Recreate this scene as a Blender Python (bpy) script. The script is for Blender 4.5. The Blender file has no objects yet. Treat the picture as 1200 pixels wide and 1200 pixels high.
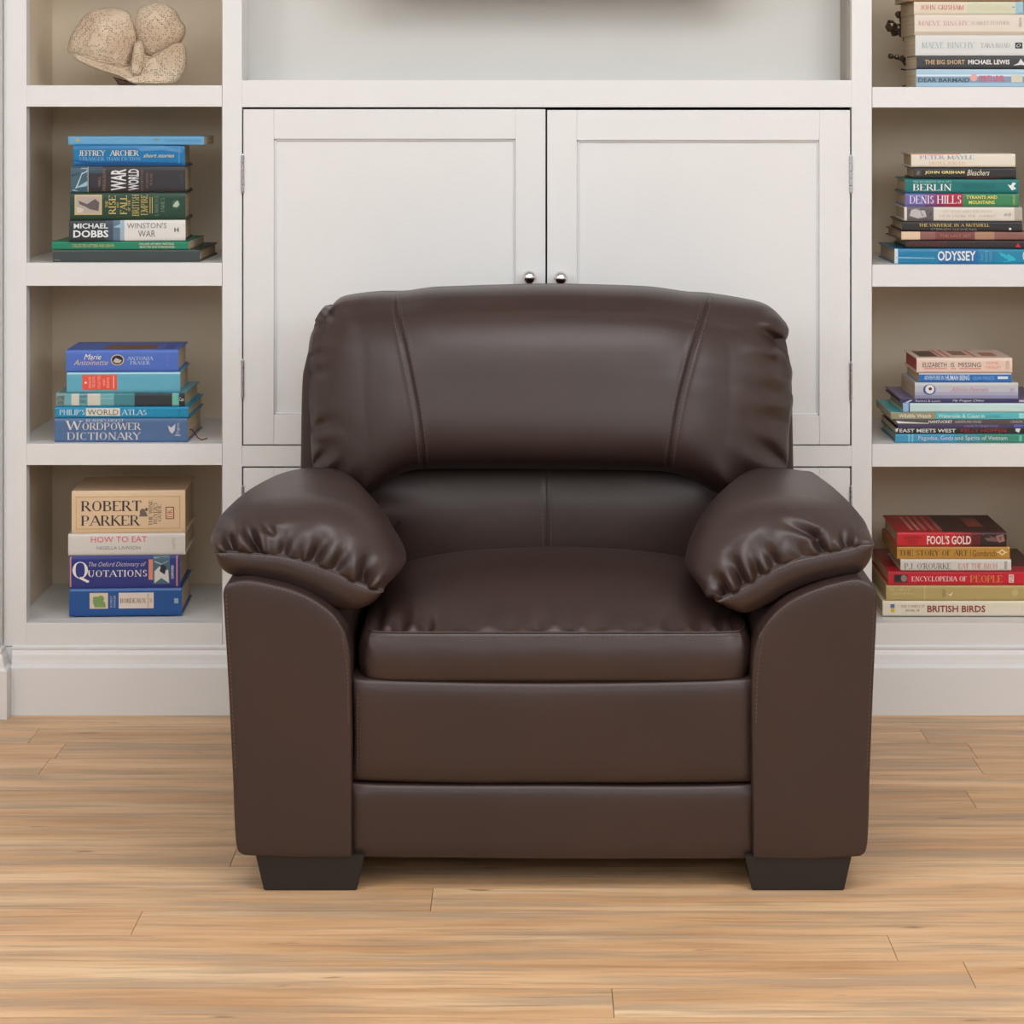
import bpy, bmesh, math, random
import numpy as np
from mathutils import Vector, Matrix
from mathutils.bvhtree import BVHTree

# ------------------------------------------------------------------ camera, world, lights, exposure
scene = bpy.context.scene
F, VX, VY, H = 2528.0, 630.0, 122.0, 1.22        # focal length in px, principal point, eye height
cam_d = bpy.data.cameras.new('camera'); cam = bpy.data.objects.new('camera', cam_d)
scene.collection.objects.link(cam)
cam_d.sensor_width = 36.0; cam_d.lens = F/1200*36
cam_d.shift_x = (600-VX)/1200; cam_d.shift_y = (VY-600)/1200
cam.location = (0, 0, H); cam.rotation_euler = (math.pi/2, 0, 0)
cam_d.clip_start = .05
scene.camera = cam
vs = scene.view_settings
vs.view_transform = 'Standard'; vs.look = 'None'; vs.gamma = 1.0; vs.use_curve_mapping = False
vs.exposure = 0.14
world = bpy.data.worlds.new('world'); scene.world = world; world.use_nodes = True
world.node_tree.nodes['Background'].inputs[0].default_value = (.90, .955, 1.0, 1)
world.node_tree.nodes['Background'].inputs[1].default_value = 3.0

def area(name, loc, target, size, size_y, power, col=(1, 1, 1)):
    l = bpy.data.lights.new(name, 'AREA'); l.shape = 'RECTANGLE'; l.size = size; l.size_y = size_y
    l.energy = power; l.color = col
    o = bpy.data.objects.new(name, l); scene.collection.objects.link(o); o.location = loc
    o.rotation_euler = (Vector(target)-Vector(loc)).to_track_quat('-Z', 'Y').to_euler()
    return o
area('window_light', (2.3, 1.2, 2.2), (0, 3.9, .6), 1.4, 1.2, 44, (.93, .965, 1))
area('ceiling_light', (.15, 2.55, 2.44), (0.05, 3.1, 0), 2.2, 1.2, 40, (.94, .97, 1))
area('side_light', (-2.1, 1.7, 2.1), (0, 3.9, .6), 1.0, 1.2, 22, (.92, .96, 1))

# ------------------------------------------------------------------ helpers
def P(px, py, D): return ((px-VX)*D/F, D, H-(py-VY)*D/F)
def PX(px, D): return (px-VX)*D/F
def PZ(py, D): return H-(py-VY)*D/F

def link(o, parent=None, props=None):
    scene.collection.objects.link(o)
    if parent is not None: o.parent = parent
    if props:
        for k, v in props.items(): o[k] = v
    return o
def empty(name, loc, label=None, cat=None, group=None, kind=None, rz=0):
    o = bpy.data.objects.new(name, None); o.location = loc; o.rotation_euler.z = rz
    o.empty_display_size = .05
    scene.collection.objects.link(o)
    if label: o['label'] = label
    if cat: o['category'] = cat
    if group: o['group'] = group
    if kind: o['kind'] = kind
    return o
def mesh(name, verts, faces, mat, parent=None, smooth=False, loc=None, **props):
    """verts in world coordinates; parented without inverse so offset by the parent's place"""
    me = bpy.data.meshes.new(name)
    me.from_pydata([tuple(v) for v in verts], [], [tuple(f) for f in faces])
    if smooth: me.polygons.foreach_set('use_smooth', [True]*len(me.polygons))
    me.materials.append(mat); me.update()
    o = bpy.data.objects.new(name, me)
    link(o, parent, props)
    return o
def root_of(o):
    v = Vector((0, 0, 0))
    while o is not None:
        v += o.location; o = o.parent
    return v
def wmesh(name, verts, faces, mat, parent=None, smooth=False, **props):
    """verts given in world space, made local to the (unrotated) parent"""
    off = root_of(parent) if parent is not None else Vector((0, 0, 0))
    V = [(v[0]-off.x, v[1]-off.y, v[2]-off.z) for v in verts]
    return mesh(name, V, faces, mat, parent, smooth, **props)
def bm_out(name, bm, mat, parent=None, smooth=False, **props):
    bmesh.ops.recalc_face_normals(bm, faces=bm.faces)
    bm.verts.index_update()
    V = [v.co[:] for v in bm.verts]; Fc = [[v.index for v in f.verts] for f in bm.faces]
    bm.free()
    return wmesh(name, V, Fc, mat, parent, smooth, **props)
def bm_box(bm, x0, x1, y0, y1, z0, z1, bev=0, seg=2):
    r = bmesh.ops.create_cube(bm, size=1)
    vv = r['verts']
    for v in vv:
        v.co = Vector((x0+(v.co.x+.5)*(x1-x0), y0+(v.co.y+.5)*(y1-y0), z0+(v.co.z+.5)*(z1-z0)))
    if bev:
        ed = list({e for v in vv for e in v.link_edges})
        bmesh.ops.bevel(bm, geom=ed, offset=bev, segments=seg, affect='EDGES', profile=.5)
def box(name, x0, x1, y0, y1, z0, z1, mat, parent=None, bev=0, seg=2, **props):
    bm = bmesh.new(); bm_box(bm, x0, x1, y0, y1, z0, z1, bev, seg)
    return bm_out(name, bm, mat, parent, False, **props)
def pbox(name, px0, px1, py0, py1, D0, D1, mat, parent=None, bev=.0012, **props):
    """box whose front face lies on the plane D0 of the joinery, measured there"""
    return box(name, PX(px0, DW), PX(px1, DW), D0, D1, PZ(py1, DW), PZ(py0, DW), mat, parent, bev, 2, **props)
def tube(pts, r, seg=6, closed=False):
    pts = [Vector(p) for p in pts]; V = []; Fc = []; n = len(pts)
    rr = r if hasattr(r, '__len__') else [r]*n
    up = None
    for i, p in enumerate(pts):
        t = (pts[min(i+1, n-1)]-pts[max(i-1, 0)]).normalized()
        if up is None:
            up = t.orthogonal().normalized()
        a = (up-t*up.dot(t)).normalized(); b = t.cross(a); up = a
        for k in range(seg):
            an = 2*math.pi*k/seg
            V.append(p+a*math.cos(an)*rr[i]+b*math.sin(an)*rr[i])
    for i in range(n-1):
        for k in range(seg):
            Fc.append((i*seg+k, i*seg+(k+1) % seg, (i+1)*seg+(k+1) % seg, (i+1)*seg+k))
    Fc.append(tuple(range(seg))[::-1]); Fc.append(tuple((n-1)*seg+k for k in range(seg)))
    return V, Fc
def join_vf(parts):
    V = []; Fc = []
    for v, f in parts:
        o = len(V); V += list(v); Fc += [tuple(i+o for i in q) for q in f]
    return V, Fc
def catmull(pts, n):
    """n points along a smooth curve through pts, spaced evenly by length"""
    p = np.array(pts, float)
    if len(p) == 2:
        t = np.linspace(0, 1, n)[:, None]; return p[0]*(1-t)+p[1]*t
    e = np.vstack([2*p[0]-p[1], p, 2*p[-1]-p[-2]]); out = []
    for i in range(1, len(e)-2):
        for t in np.linspace(0, 1, 24, endpoint=False):
            a, b, c, d = e[i-1], e[i], e[i+1], e[i+2]
            out.append(.5*((2*b)+(c-a)*t+(2*a-5*b+4*c-d)*t*t+(3*b-a-3*c+d)*t**3))
    out.append(p[-1]); out = np.array(out)
    s = np.concatenate([[0], np.cumsum(np.linalg.norm(np.diff(out, axis=0), axis=1))])
    q = np.linspace(0, s[-1], n)
    return np.stack([np.interp(q, s, out[:, k]) for k in range(p.shape[1])], 1)
def sample(curve, t):
    c = np.asarray(curve); s = np.linspace(0, 1, len(c))
    return np.stack([np.interp(t, s, c[:, k]) for k in range(c.shape[1])], -1)

# ------------------------------------------------------------------ materials
def lin(c): return tuple(((x/255)/12.92 if x/255 <= .04045 else ((x/255+.055)/1.055)**2.4) for x in c)
def new_mat(name):
    m = bpy.data.materials.new(name); m.use_nodes = True
    nt = m.node_tree; b = nt.nodes['Principled BSDF']
    return m, nt, b
def simple(name, rgb, rough=.5, metal=0, spec=.5, coat=0, linear=False):
    m, nt, b = new_mat(name)
    c = rgb if linear else lin(rgb)
    b.inputs['Base Color'].default_value = (*c, 1); b.inputs['Roughness'].default_value = rough
    b.inputs['Metallic'].default_value = metal; b.inputs['Specular IOR Level'].default_value = spec
    b.inputs['Coat Weight'].default_value = coat
    return m
def node(nt, t, **kw):
    n = nt.nodes.new(t)
    for k, v in kw.items(): setattr(n, k, v)
    return n
def noise(nt, co, scale, detail=3, rough=.5, vec=(1, 1, 1)):
    mp = node(nt, 'ShaderNodeMapping'); mp.inputs['Scale'].default_value = vec
    nt.links.new(co, mp.inputs['Vector'])
    n = node(nt, 'ShaderNodeTexNoise'); n.inputs['Scale'].default_value = scale
    n.inputs['Detail'].default_value = detail; n.inputs['Roughness'].default_value = rough
    nt.links.new(mp.outputs[0], n.inputs['Vector'])
    return n.outputs['Fac'], mp
def ramp(nt, fac, stops):
    r = node(nt, 'ShaderNodeValToRGB'); e = r.color_ramp.elements
    while len(e) < len(stops): e.new(.5)
    for el, (p, c) in zip(e, stops): el.position = p; el.color = (*c, 1)
    nt.links.new(fac, r.inputs[0]); return r.outputs[0]
def bump(nt, b, h, strength, dist):
    n = node(nt, 'ShaderNodeBump'); n.inputs['Strength'].default_value = strength; n.inputs['Distance'].default_value = dist
    nt.links.new(h, n.inputs['Height']); nt.links.new(n.outputs[0], b.inputs['Normal']); return n
def mixc(nt, fac, a, b_, mode='MIX'):
    m = node(nt, 'ShaderNodeMix', data_type='RGBA', blend_type=mode)
    for sock, v in ((0, fac), (6, a), (7, b_)):
        if hasattr(v, 'links'): nt.links.new(v, m.inputs[sock])
        elif sock == 0: m.inputs[0].default_value = v
        else: m.inputs[sock].default_value = (*v, 1)
    return m.outputs[2]

def paint(name, rgb, rough=.42, grain=(1, 1, 6)):
    m, nt, b = new_mat(name)
    co = node(nt, 'ShaderNodeTexCoord').outputs['Object']
    n1, _ = noise(nt, co, 3, 3, .5)
    c = lin(rgb)
    col = ramp(nt, n1, [(.3, tuple(x*.965 for x in c)), (.7, c)])
    # faint knots and scuffs under the paint
    n3, _ = noise(nt, co, 14, 2, .5)
    col = mixc(nt, ramp(nt, n3, [(.74, (0, 0, 0)), (.8, (.25, .25, .25))]), col, tuple(x*y for x, y in zip(c, (.97, .9, .82))))
    nt.links.new(col, b.inputs['Base Color']); b.inputs['Roughness'].default_value = rough
    n2, _ = noise(nt, co, 60, 4, .6, grain)
    bump(nt, b, n2, .12, .002)
    return m
M = {}
M['white'] = paint('white_paint', (230, 229, 228))
M['white_v'] = paint('white_paint_vertical_grain', (230, 229, 228), grain=(6, 6, 1))
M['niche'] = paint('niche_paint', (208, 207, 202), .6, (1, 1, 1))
M['taupe'] = paint('taupe_paint', (240, 224, 200), .7, (1, 1, 1))
M['lining'] = paint('grey_lining', (168, 160, 148), .7, (1, 1, 1))
M['wallp'] = paint('wall_paint', (226, 222, 217), .8, (1, 1, 1))
M['ceil'] = simple('ceiling_paint', (236, 234, 230), .9)
M['gap'] = simple('joint_shadow_timber', (70, 58, 48), .9)
M['joint'] = simple('joint_timber', (120, 92, 66), .9)
M['chrome'] = simple('chrome', (225, 225, 228), .08, 1)
M['steel'] = simple('brushed_steel', (190, 190, 195), .3, 1)
M['leg'] = simple('black_stained_wood', (30, 28, 27), .45)
M['tv'] = simple('black_plastic', (16, 16, 18), .25)

def leather():
    m, nt, b = new_mat('brown_leather')
    co = node(nt, 'ShaderNodeTexCoord').outputs['Object']
    n1, _ = noise(nt, co, 5, 2, .5)
    col = ramp(nt, n1, [(.3, lin((50, 35, 31))), (.7, lin((56, 39, 34)))])
    nt.links.new(col, b.inputs['Base Color'])
    b.inputs['Roughness'].default_value = .45
    b.inputs['Coat Weight'].default_value = .14; b.inputs['Coat Roughness'].default_value = .27
    b.inputs['Specular IOR Level'].default_value = .5
    vo = node(nt, 'ShaderNodeTexVoronoi'); vo.inputs['Scale'].default_value = 620
    nt.links.new(co, vo.inputs['Vector'])
    bn = bump(nt, b, vo.outputs['Distance'], .10, .0006)
    n2, _ = noise(nt, co, 9, 3, .55)
    b2 = node(nt, 'ShaderNodeBump'); b2.inputs['Strength'].default_value = .16; b2.inputs['Distance'].default_value = .01
    nt.links.new(n2, b2.inputs['Height']); nt.links.new(b2.outputs[0], bn.inputs['Normal'])
    return m
M['leather'] = leather()
M['thread'] = simple('brown_thread', (98, 76, 67), .8)
M['seamdark'] = simple('seam_fold_leather', (48, 34, 29), .6)

def wood_floor():
    m, nt, b = new_mat('oak_laminate')
    tc = node(nt, 'ShaderNodeTexCoord'); co = tc.outputs['Object']
    oi = node(nt, 'ShaderNodeObjectInfo')
    sh = node(nt, 'ShaderNodeVectorMath', operation='MULTIPLY_ADD')
    sh.inputs[0].default_value = (1, 1, 1)
    cx = node(nt, 'ShaderNodeCombineXYZ')
    mu = node(nt, 'ShaderNodeMath', operation='MULTIPLY'); mu.inputs[1].default_value = 37
    nt.links.new(oi.outputs['Random'], mu.inputs[0])
    nt.links.new(mu.outputs[0], cx.inputs[0]); nt.links.new(mu.outputs[0], cx.inputs[2])
    ad = node(nt, 'ShaderNodeVectorMath', operation='ADD')
    nt.links.new(co, ad.inputs[0]); nt.links.new(cx.outputs[0], ad.inputs[1])
    v = ad.outputs[0]
    wp = node(nt, 'ShaderNodeTexNoise'); wp.inputs['Scale'].default_value = 2.2; nt.links.new(v, wp.inputs['Vector'])
    wv = node(nt, 'ShaderNodeVectorMath', operation='MULTIPLY_ADD'); wv.inputs[1].default_value = (.0, .03, 0)
    nt.links.new(wp.outputs['Color'], wv.inputs[0]); nt.links.new(v, wv.inputs[2]); v = wv.outputs[0]
    a, _ = noise(nt, v, 1.0, 5, .6, (1.1, 17, 1))
    c, _ = noise(nt, v, 1.0, 5, .65, (4.5, 110, 1))
    d, _ = noise(nt, v, 1.0, 4, .6, (1.9, 24, 7))
    k, _ = noise(nt, v, 1.0, 2, .5, (9, 40, 1))
    col = ramp(nt, a, [(.32, lin((196, 150, 106))), (.46, lin((214, 170, 126))), (.58, lin((224, 186, 144))), (.70, lin((232, 200, 162)))])
    col = mixc(nt, ramp(nt, d, [(.48, (0, 0, 0)), (.62, (.75, .75, .75))]), col, lin((178, 152, 126)))
    col = mixc(nt, ramp(nt, c, [(.52, (0, 0, 0)), (.68, (.55, .55, .55))]), col, lin((150, 120, 94)))
    col = mixc(nt, ramp(nt, c, [(.28, (.5, .5, .5)), (.42, (0, 0, 0))]), col, lin((236, 206, 168)))
    col = mixc(nt, ramp(nt, k, [(.70, (0, 0, 0)), (.78, (.7, .7, .7))]), col, lin((118, 90, 66)))
    hs = node(nt, 'ShaderNodeHueSaturation'); nt.links.new(col, hs.inputs['Color'])
    mr = node(nt, 'ShaderNodeMapRange'); mr.inputs[3].default_value = .93; mr.inputs[4].default_value = 1.05
    nt.links.new(oi.outputs['Random'], mr.inputs[0]); nt.links.new(mr.outputs[0], hs.inputs['Value'])
    nt.links.new(hs.outputs[0], b.inputs['Base Color'])
    b.inputs['Roughness'].default_value = .45
    bump(nt, b, c, .12, .001)
    return m
M['floor'] = wood_floor()

# ------------------------------------------------------------------ the room
DW = 4.326                     # distance to the face frame of the joinery
DB = DW+.355                   # back of the shelves
XL, XR = -2.3, 2.45
def structure(name, *a, **k): return box(name, *a, kind='structure', **k)
floor = box('floor', XL-.1, XR+.1, -1.0, DB+.12, -.05, -.0125, M['joint'], kind='structure')
structure('ceiling', XL-.1, XR+.1, -1.0, DB+.12, 2.5, 2.56, M['ceil'])
structure('wall_front', XL-.1, XR+.1, -1.1, -1.0, 0, 1.6, M['wallp'])
structure('wall_front', XL-.1, XR+.1, -1.1, -1.0, 2.35, 2.5, M['wallp'])
structure('wall_left', XL-.1, XL, -1.0, DB+.12, 0, 2.5, M['wallp'])
structure('wall_right', XR, XR+.1, -1.0, DB+.12, 0, 2.5, M['wallp'])
structure('wall_back', XL, XR, DB+.02, DB+.12, 0, 2.5, M['wallp'])
x_pier = PX(3.5, DW)
structure('trim_1', XL, x_pier, DW-.030, DB+.02, 0, 2.5, M['white_v'], bev=.006, seg=3)
x_pier2 = PX(1283, DW)
structure('trim_2', x_pier2, XR, DW-.030, DB+.02, 0, 2.5, M['white_v'], bev=.006, seg=3)

# floor planks, one object each: 95 mm rows running left to right, 1.72 m long
PW, PL, gap = .095, 1.72, .0007
known = {10: 70, 8: 39, 6: 52, 4: 1138, 1: 274, -1: 506, -2: 160, -3: 1046}   # end joints seen in the photo
rnd = random.Random(4)
pcache = {}
for k in range(-34, 11):
    y0 = 3.356+.095*k; y1 = y0+PW
    if k in known:
        X0 = PX(known[k], (y0+y1)/2)
    else:
        X0 = rnd.uniform(-.2, 1.5) if k > -6 else rnd.uniform(0, PL)
        if k in (9, 7): X0 = 1.02 + .2*(k-8)
        if k in (5,): X0 = 1.22
        if k in (3,): X0 = -.02
        if k in (2,): X0 = .2
        if k == 0: X0 = -.3
    n0 = math.floor((XL-X0)/PL)
    for n in range(n0, n0+5):
        a, b_ = max(X0+n*PL, XL), min(X0+(n+1)*PL, XR)
        if b_-a < .02: continue
        L = round(b_-a-gap*1.4, 4)
        if L not in pcache:
            bm = bmesh.new(); bm_box(bm, -L/2, L/2, -(PW-gap)/2, (PW-gap)/2, -.012, 0)
            ed = [e for e in bm.edges if all(abs(v.co.z) < 1e-6 for v in e.verts)]
            
            me = bpy.data.meshes.new('plank'); bm.to_mesh(me); bm.free(); me.materials.append(M['floor'])
            pcache[L] = me
        o = bpy.data.objects.new('plank', pcache[L]); o.location = ((a+b_)/2, (y0+y1)/2, 0)
        scene.collection.objects.link(o); o.parent = floor

# skirting boards: a moulded profile swept along a path
PROF = [(0, .136), (.0035, .136), (.0055, .1335), (.0055, .129), (.0035, .1265), (.0060, .1240), (.0095, .118), (.0110, .108),
        (.0125, .1005), (.0165, .0985), (.0190, .0965), (.0200, .094), (.0200, 0.0), (0, 0)]
def skirting(name, path):
    """path: list of (x, y) with the room on its right-hand side"""
    V = []; n = len(path); m = len(PROF)
    for i, p in enumerate(path):
        p = Vector(p)
        d0 = (p-Vector(path[i-1])).normalized() if i else (Vector(path[1])-p).normalized()
        d1 = (Vector(path[i+1])-p).normalized() if i < n-1 else d0
        n0 = Vector((d0.y, -d0.x)); n1 = Vector((d1.y, -d1.x))
        mm = (n0+n1); mm = mm/ (mm.dot(n0))
        for (o, z) in PROF: V.append((p.x+mm.x*o, p.y+mm.y*o, z))
    Fc = []
    for i in range(n-1):
        for k in range(m):
            Fc.append((i*m+k, i*m+(k+1) % m, (i+1)*m+(k+1) % m, (i+1)*m+k))
    Fc.append(tuple(range(m))); Fc.append(tuple((n-1)*m+k for k in range(m))[::-1])
    bm = bmesh.new(); vv = [bm.verts.new(v) for v in V]
    for f in Fc: bm.faces.new([vv[i] for i in f])
    return bm_out(name, bm, M['white'], None, kind='structure')
skirting('baseboard_left', [(XL, DW-.030), (x_pier, DW-.030), (x_pier, DW-.001)])
skirting('baseboard_back', [(x_pier+.0205, DW-.001), (x_pier2-.0205, DW-.001)])
skirting('baseboard_right', [(x_pier2, DW-.001), (x_pier2, DW-.030), (XR, DW-.030)])

# ------------------------------------------------------------------ joinery
SHL = [(-322, -297), (-111, -86), (100, 125), (308, 335), (520, 545), (730, 757)]
SHR = [(-322, -297), (-111, -86), (102, 126), (310.2, 336), (520.5, 547), (730, 757)]
def bookcase(name, px0, px1, inner0, inner1, label, cub_l, cub_r, SH):
    """px0..px1 outer edges of the stiles, inner0..inner1 opening, cub_l/r faces of the side boards behind the stiles"""
    r = empty(name, (PX((px0+px1)/2, DW), DW+.17, .0), label, 'bookcase', 'shelving either side of the cupboard')
    top = -565
    for i, (a, b_) in enumerate(SH):
        pbox('shelf', inner0, inner1, a, b_, DW, DW+.03, M['white'], r, .0005)
        pbox('shelf_board', cub_l, cub_r, a, b_-8, DW+.0305, DB-.001, M['white'], r, .0008)
    pbox('stile', px0, inner0, top, 757, DW-.0008, DW+.028, M['white_v'], r, .0005)
    if inner1 < px1: pbox('stile', inner1, px1, top, 757, DW-.0008, DW+.028, M['white_v'], r, .0005)
    pbox('top_rail', inner0, inner1, top, top+40, DW, DW+.028, M['white'], r)
    pbox('side_board', cub_l-6, cub_l-.3, top, 757, DW+.029, DB-.001, M['taupe'], r)
    pbox('side_board', cub_r+.3, cub_r+6, top, 757, DW+.029, DB-.001, M['taupe'], r)
    pbox('back_board', cub_l-6, cub_r+6, top, 757, DB, DB+.012, M['taupe'], r)
    pbox('plinth', px0, px1, 758, 833, DW+.001, DW+.02, M['white'], r)
    return r
bookcase('bookcase', 4.5, 260.4, 31, 260.0, 'built-in white shelving left of the cupboard, holding the coral in its top cubby', 15, 260.8, SHL)
bookcase('bookcase', 1022, 1283, 1022, 1254, 'built-in white shelving right of the cupboard, its stacks of books cut by the photo edge', 1018, 1276, SHR)

cup = empty('cupboard', (PX(640, DW), DW+.17, 0), 'built-in white cupboard with two panelled doors and an open niche above', 'cupboard')
top = -565
pbox('stile', 260.8, 283.5, top, 757, DW-.0012, DW+.027, M['white_v'], cup, .0005)
pbox('stile', 998, 1021.6, top, 757, DW-.0012, DW+.027, M['white_v'], cup, .0005)
pbox('rail', 283.5, 998, 94, 125.6, DW-.0006, DW+.14, M['white'], cup, .0005)
pbox('rail', 283.5, 998, 522.5, 546.5, DW-.0006, DW+.03, M['white'], cup, .0005)
pbox('rail', 283.5, 998, 735, 757, DW-.0006, DW+.03, M['white'], cup, .0005)
pbox('rail', 283.5, 998, top, -380, DW-.0006, DW+.14, M['white'], cup, .0005)
pbox('niche_lining', 268.5, 281.0, -380, 93.5, DW+.0275, DW+.124, M['white'], cup)
pbox('niche_lining', 994.6, 1009.5, -380, 93.5, DW+.0275, DW+.124, M['lining'], cup)  # right lining coloured darker than the left one
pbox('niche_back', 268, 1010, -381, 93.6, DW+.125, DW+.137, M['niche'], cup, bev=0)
pbox('carcass', 268, 1010, 127, 757, DW+.12, DW+.15, M['gap'], cup, bev=0)
pbox('plinth', 262, 1020, 758, 833, DW+.001, DW+.02, M['white'], cup)

def door(x0, x1, y0, y1, fr, hinge_left, knob=None, hy=()):
    """shaker door: frame (two stiles, two rails), recessed panel, hinges and a knob, all children of the door"""
    d = empty('door', (0, 0, 0)); d.parent = cup
    d.location = Vector((PX((x0+x1)/2, DW), DW, PZ(y1, DW)))-cup.location
    l, r_, t, b_ = fr
    bm = bmesh.new()
    f0, f1 = DW-.001, DW+.021
    def bb(a, c, e, g, q0, q1, bv=.0012): bm_box(bm, PX(a, DW), PX(c, DW), q0, q1, PZ(g, DW), PZ(e, DW), bv, 2)
    bb(x0, l, y0, y1, f0, f1); bb(r_, x1, y0, y1, f0, f1)
    bb(l, r_, y0, t, f0+.0003, f1); bb(l, r_, b_, y1, f0+.0003, f1)
    bm_out('door_frame', bm, M['white_v'], d)
    pbox('door_panel', l-.5, r_+.5, t-.5, b_+.5, DW+.0075, DW+.019, M['white'], d, bev=0)
    bm = bmesh.new()          # bead round the panel
    for (a, c, e, g) in ((l, l+2.2, t, b_), (r_-2.2, r_, t, b_), (l, r_, t, t+2.2), (l, r_, b_-2.2, b_)):
        bm_box(bm, PX(a, DW), PX(c, DW), DW+.0035, DW+.0076, PZ(g, DW), PZ(e, DW), .001, 1)
    bm_out('panel_moulding', bm, M['white'], d)
    hx = x0-.6 if hinge_left else x1+.6
    for (a, c) in hy:
        parts = []
        z0, z1 = PZ(c, DW), PZ(a, DW); X = PX(hx, DW)
        for k in range(5):
            za = z0+(z1-z0)*k/5+.0006; zb = z0+(z1-z0)*(k+1)/5-.0006
            parts.append(tube([(X, DW-.0035, za), (X, DW-.0035, zb)], .0032, 10))
        parts.append(tube([(X, DW-.0035, z0-.003), (X, DW-.0035, z0)], [.0016, .0026], 8))
        parts.append(tube([(X, DW-.0035, z1), (X, DW-.0035, z1+.003)], [.0026, .0016], 8))
        V, Fc = join_vf(parts)
        wmesh('hinge', V, Fc, M['steel'], d, False)
    if knob:
        kx, ky = knob
        prof = [(0, .0085), (.0015, .0085), (.0025, .0055), (.010, .0045), (.0125, .0062), (.0145, .0095), (.0175, .0128), (.021, .0143),
                (.0245, .0138), (.028, .0112), (.0305, .0075), (.0318, .0035), (.0321, .0004)]
        V = []; Fc = []; S = 32
        for (o, rr) in prof:
            for k in range(S):
                an = 2*math.pi*k/S
                V.append((PX(kx, DW)+rr*math.cos(an), DW-.001-o, PZ(ky, DW)+rr*math.sin(an)))
        for i in range(len(prof)-1):
            for k in range(S): Fc.append((i*S+k, i*S+(k+1) % S, (i+1)*S+(k+1) % S, (i+1)*S+k))
        Fc.append(tuple((len(prof)-1)*S+k for k in range(S)))
        wmesh('knob', V, Fc, M['chrome'], d, True, label='round polished chrome knob')
    return d
door(285.2, 639.2, 128, 521, (321, 604, 163, 486), True, (620.5, 324.5), ((182, 225), (422, 466)))
door(641.2, 996.2, 129, 521, (676, 960, 164.5, 487), False, (657, 325.5), ((183, 226), (425, 469)))
door(285.2, 639.2, 548.5, 734, (321, 604, 584, 700), True, None, ((570, 600),))
door(641.2, 996.2, 548.5, 734, (676, 960, 584, 700), False, None, ((570, 600),))

# unseen TV added above the picture's edge to shade the niche wall under it
tv = empty('added_tv', (PX(648, DW), DW+.08, PZ(-14, DW)), 'unseen black TV added above the picture edge, shading the white niche', 'added_tv')
bm = bmesh.new(); bm_box(bm, PX(425, DW), PX(868, DW), DW-.030, DW+.016, PZ(-14, DW), PZ(-230, DW), .006, 3)
bm_out('casing', bm, M['tv'], tv)
box('screen', PX(431, DW), PX(862, DW), DW-.0312, DW-.030, PZ(-22, DW), PZ(-224, DW), simple('screen_glass', (6, 6, 8), .08), tv)
box('wall_bracket', PX(600, DW), PX(690, DW), DW+.016, DW+.125, PZ(-70, DW), PZ(-170, DW), M['tv'], tv)

# ------------------------------------------------------------------ cushions
def crease(px, py, folds):
    """depth of folds (m): folds run from their deep end to their soft end, each with a shoulder beside it"""
    d = np.zeros_like(px)
    for f in folds:
        x0, y0, x1, y1, w, amp = f[:6]
        sh = f[6] if len(f) > 6 else .25
        vx, vy = x1-x0, y1-y0; L = math.hypot(vx, vy); ux, uy = vx/L, vy/L
        t = ((px-x0)*ux+(py-y0)*uy)/L; q = -(px-x0)*uy+(py-y0)*ux
        bend = 0
        tt = np.clip(t, 0, 1)
        fall = np.where(t < 0, np.exp(-(t*L/ (w*1.2))**2), np.clip(1-tt, 0, 1)**1.5*(1-np.clip(t-1, 0, 1)))
        ww = w*(1+.9*tt)
        d += amp*fall*(-np.exp(-(q/ww)**2)+sh*np.exp(-((q-1.9*ww)/(1.15*ww))**2)+sh*np.exp(-((q+1.9*ww)/(1.15*ww))**2))
    return d
def grid_faces(nu, nv, off=0, flip=False):
    i = np.arange(nu-1)[:, None]*nv+np.arange(nv-1)[None, :]
    q = np.stack([i, i+nv, i+nv+1, i+1], -1).reshape(-1, 4)+off
    if flip: q = q[:, ::-1]
    return [tuple(r) for r in q.tolist()]
def vnormals(G):
    du = np.gradient(G, axis=0); dv = np.gradient(G, axis=1)
    n = np.cross(du, dv); l = np.linalg.norm(n, axis=-1, keepdims=True); l[l < 1e-12] = 1
    return n/l
def proj(G):
    return VX+G[..., 0]*F/G[..., 1], VY+(H-G[..., 2])*F/G[..., 1]
def sm_noise(px, py, sc, seed, n=8):
    r = np.random.RandomState(seed); s = np.zeros_like(px)
    for _ in range(n):
        k = r.normal(size=2)/sc; s += np.sin(k[0]*px+k[1]*py+r.uniform(0, 6.28))
    return s/n
def coons(bot, top_, lef, rig, u, v, nsmooth=200):
    B, T, L, R = (catmull(c, nsmooth) for c in (bot, top_, lef, rig))
    bu, tu, lv, rv = sample(B, u), sample(T, u), sample(L, v), sample(R, v)
    U = u[:, None, None]; V = v[None, :, None]
    c00, c10, c01, c11 = B[0], B[-1], T[0], T[-1]
    return ((1-V)*bu[:, None]+V*tu[:, None]+(1-U)*lv[None]+U*rv[None]
            - ((1-U)*(1-V)*c00+U*(1-V)*c10+(1-U)*V*c01+U*V*c11))
BV = {}
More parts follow.
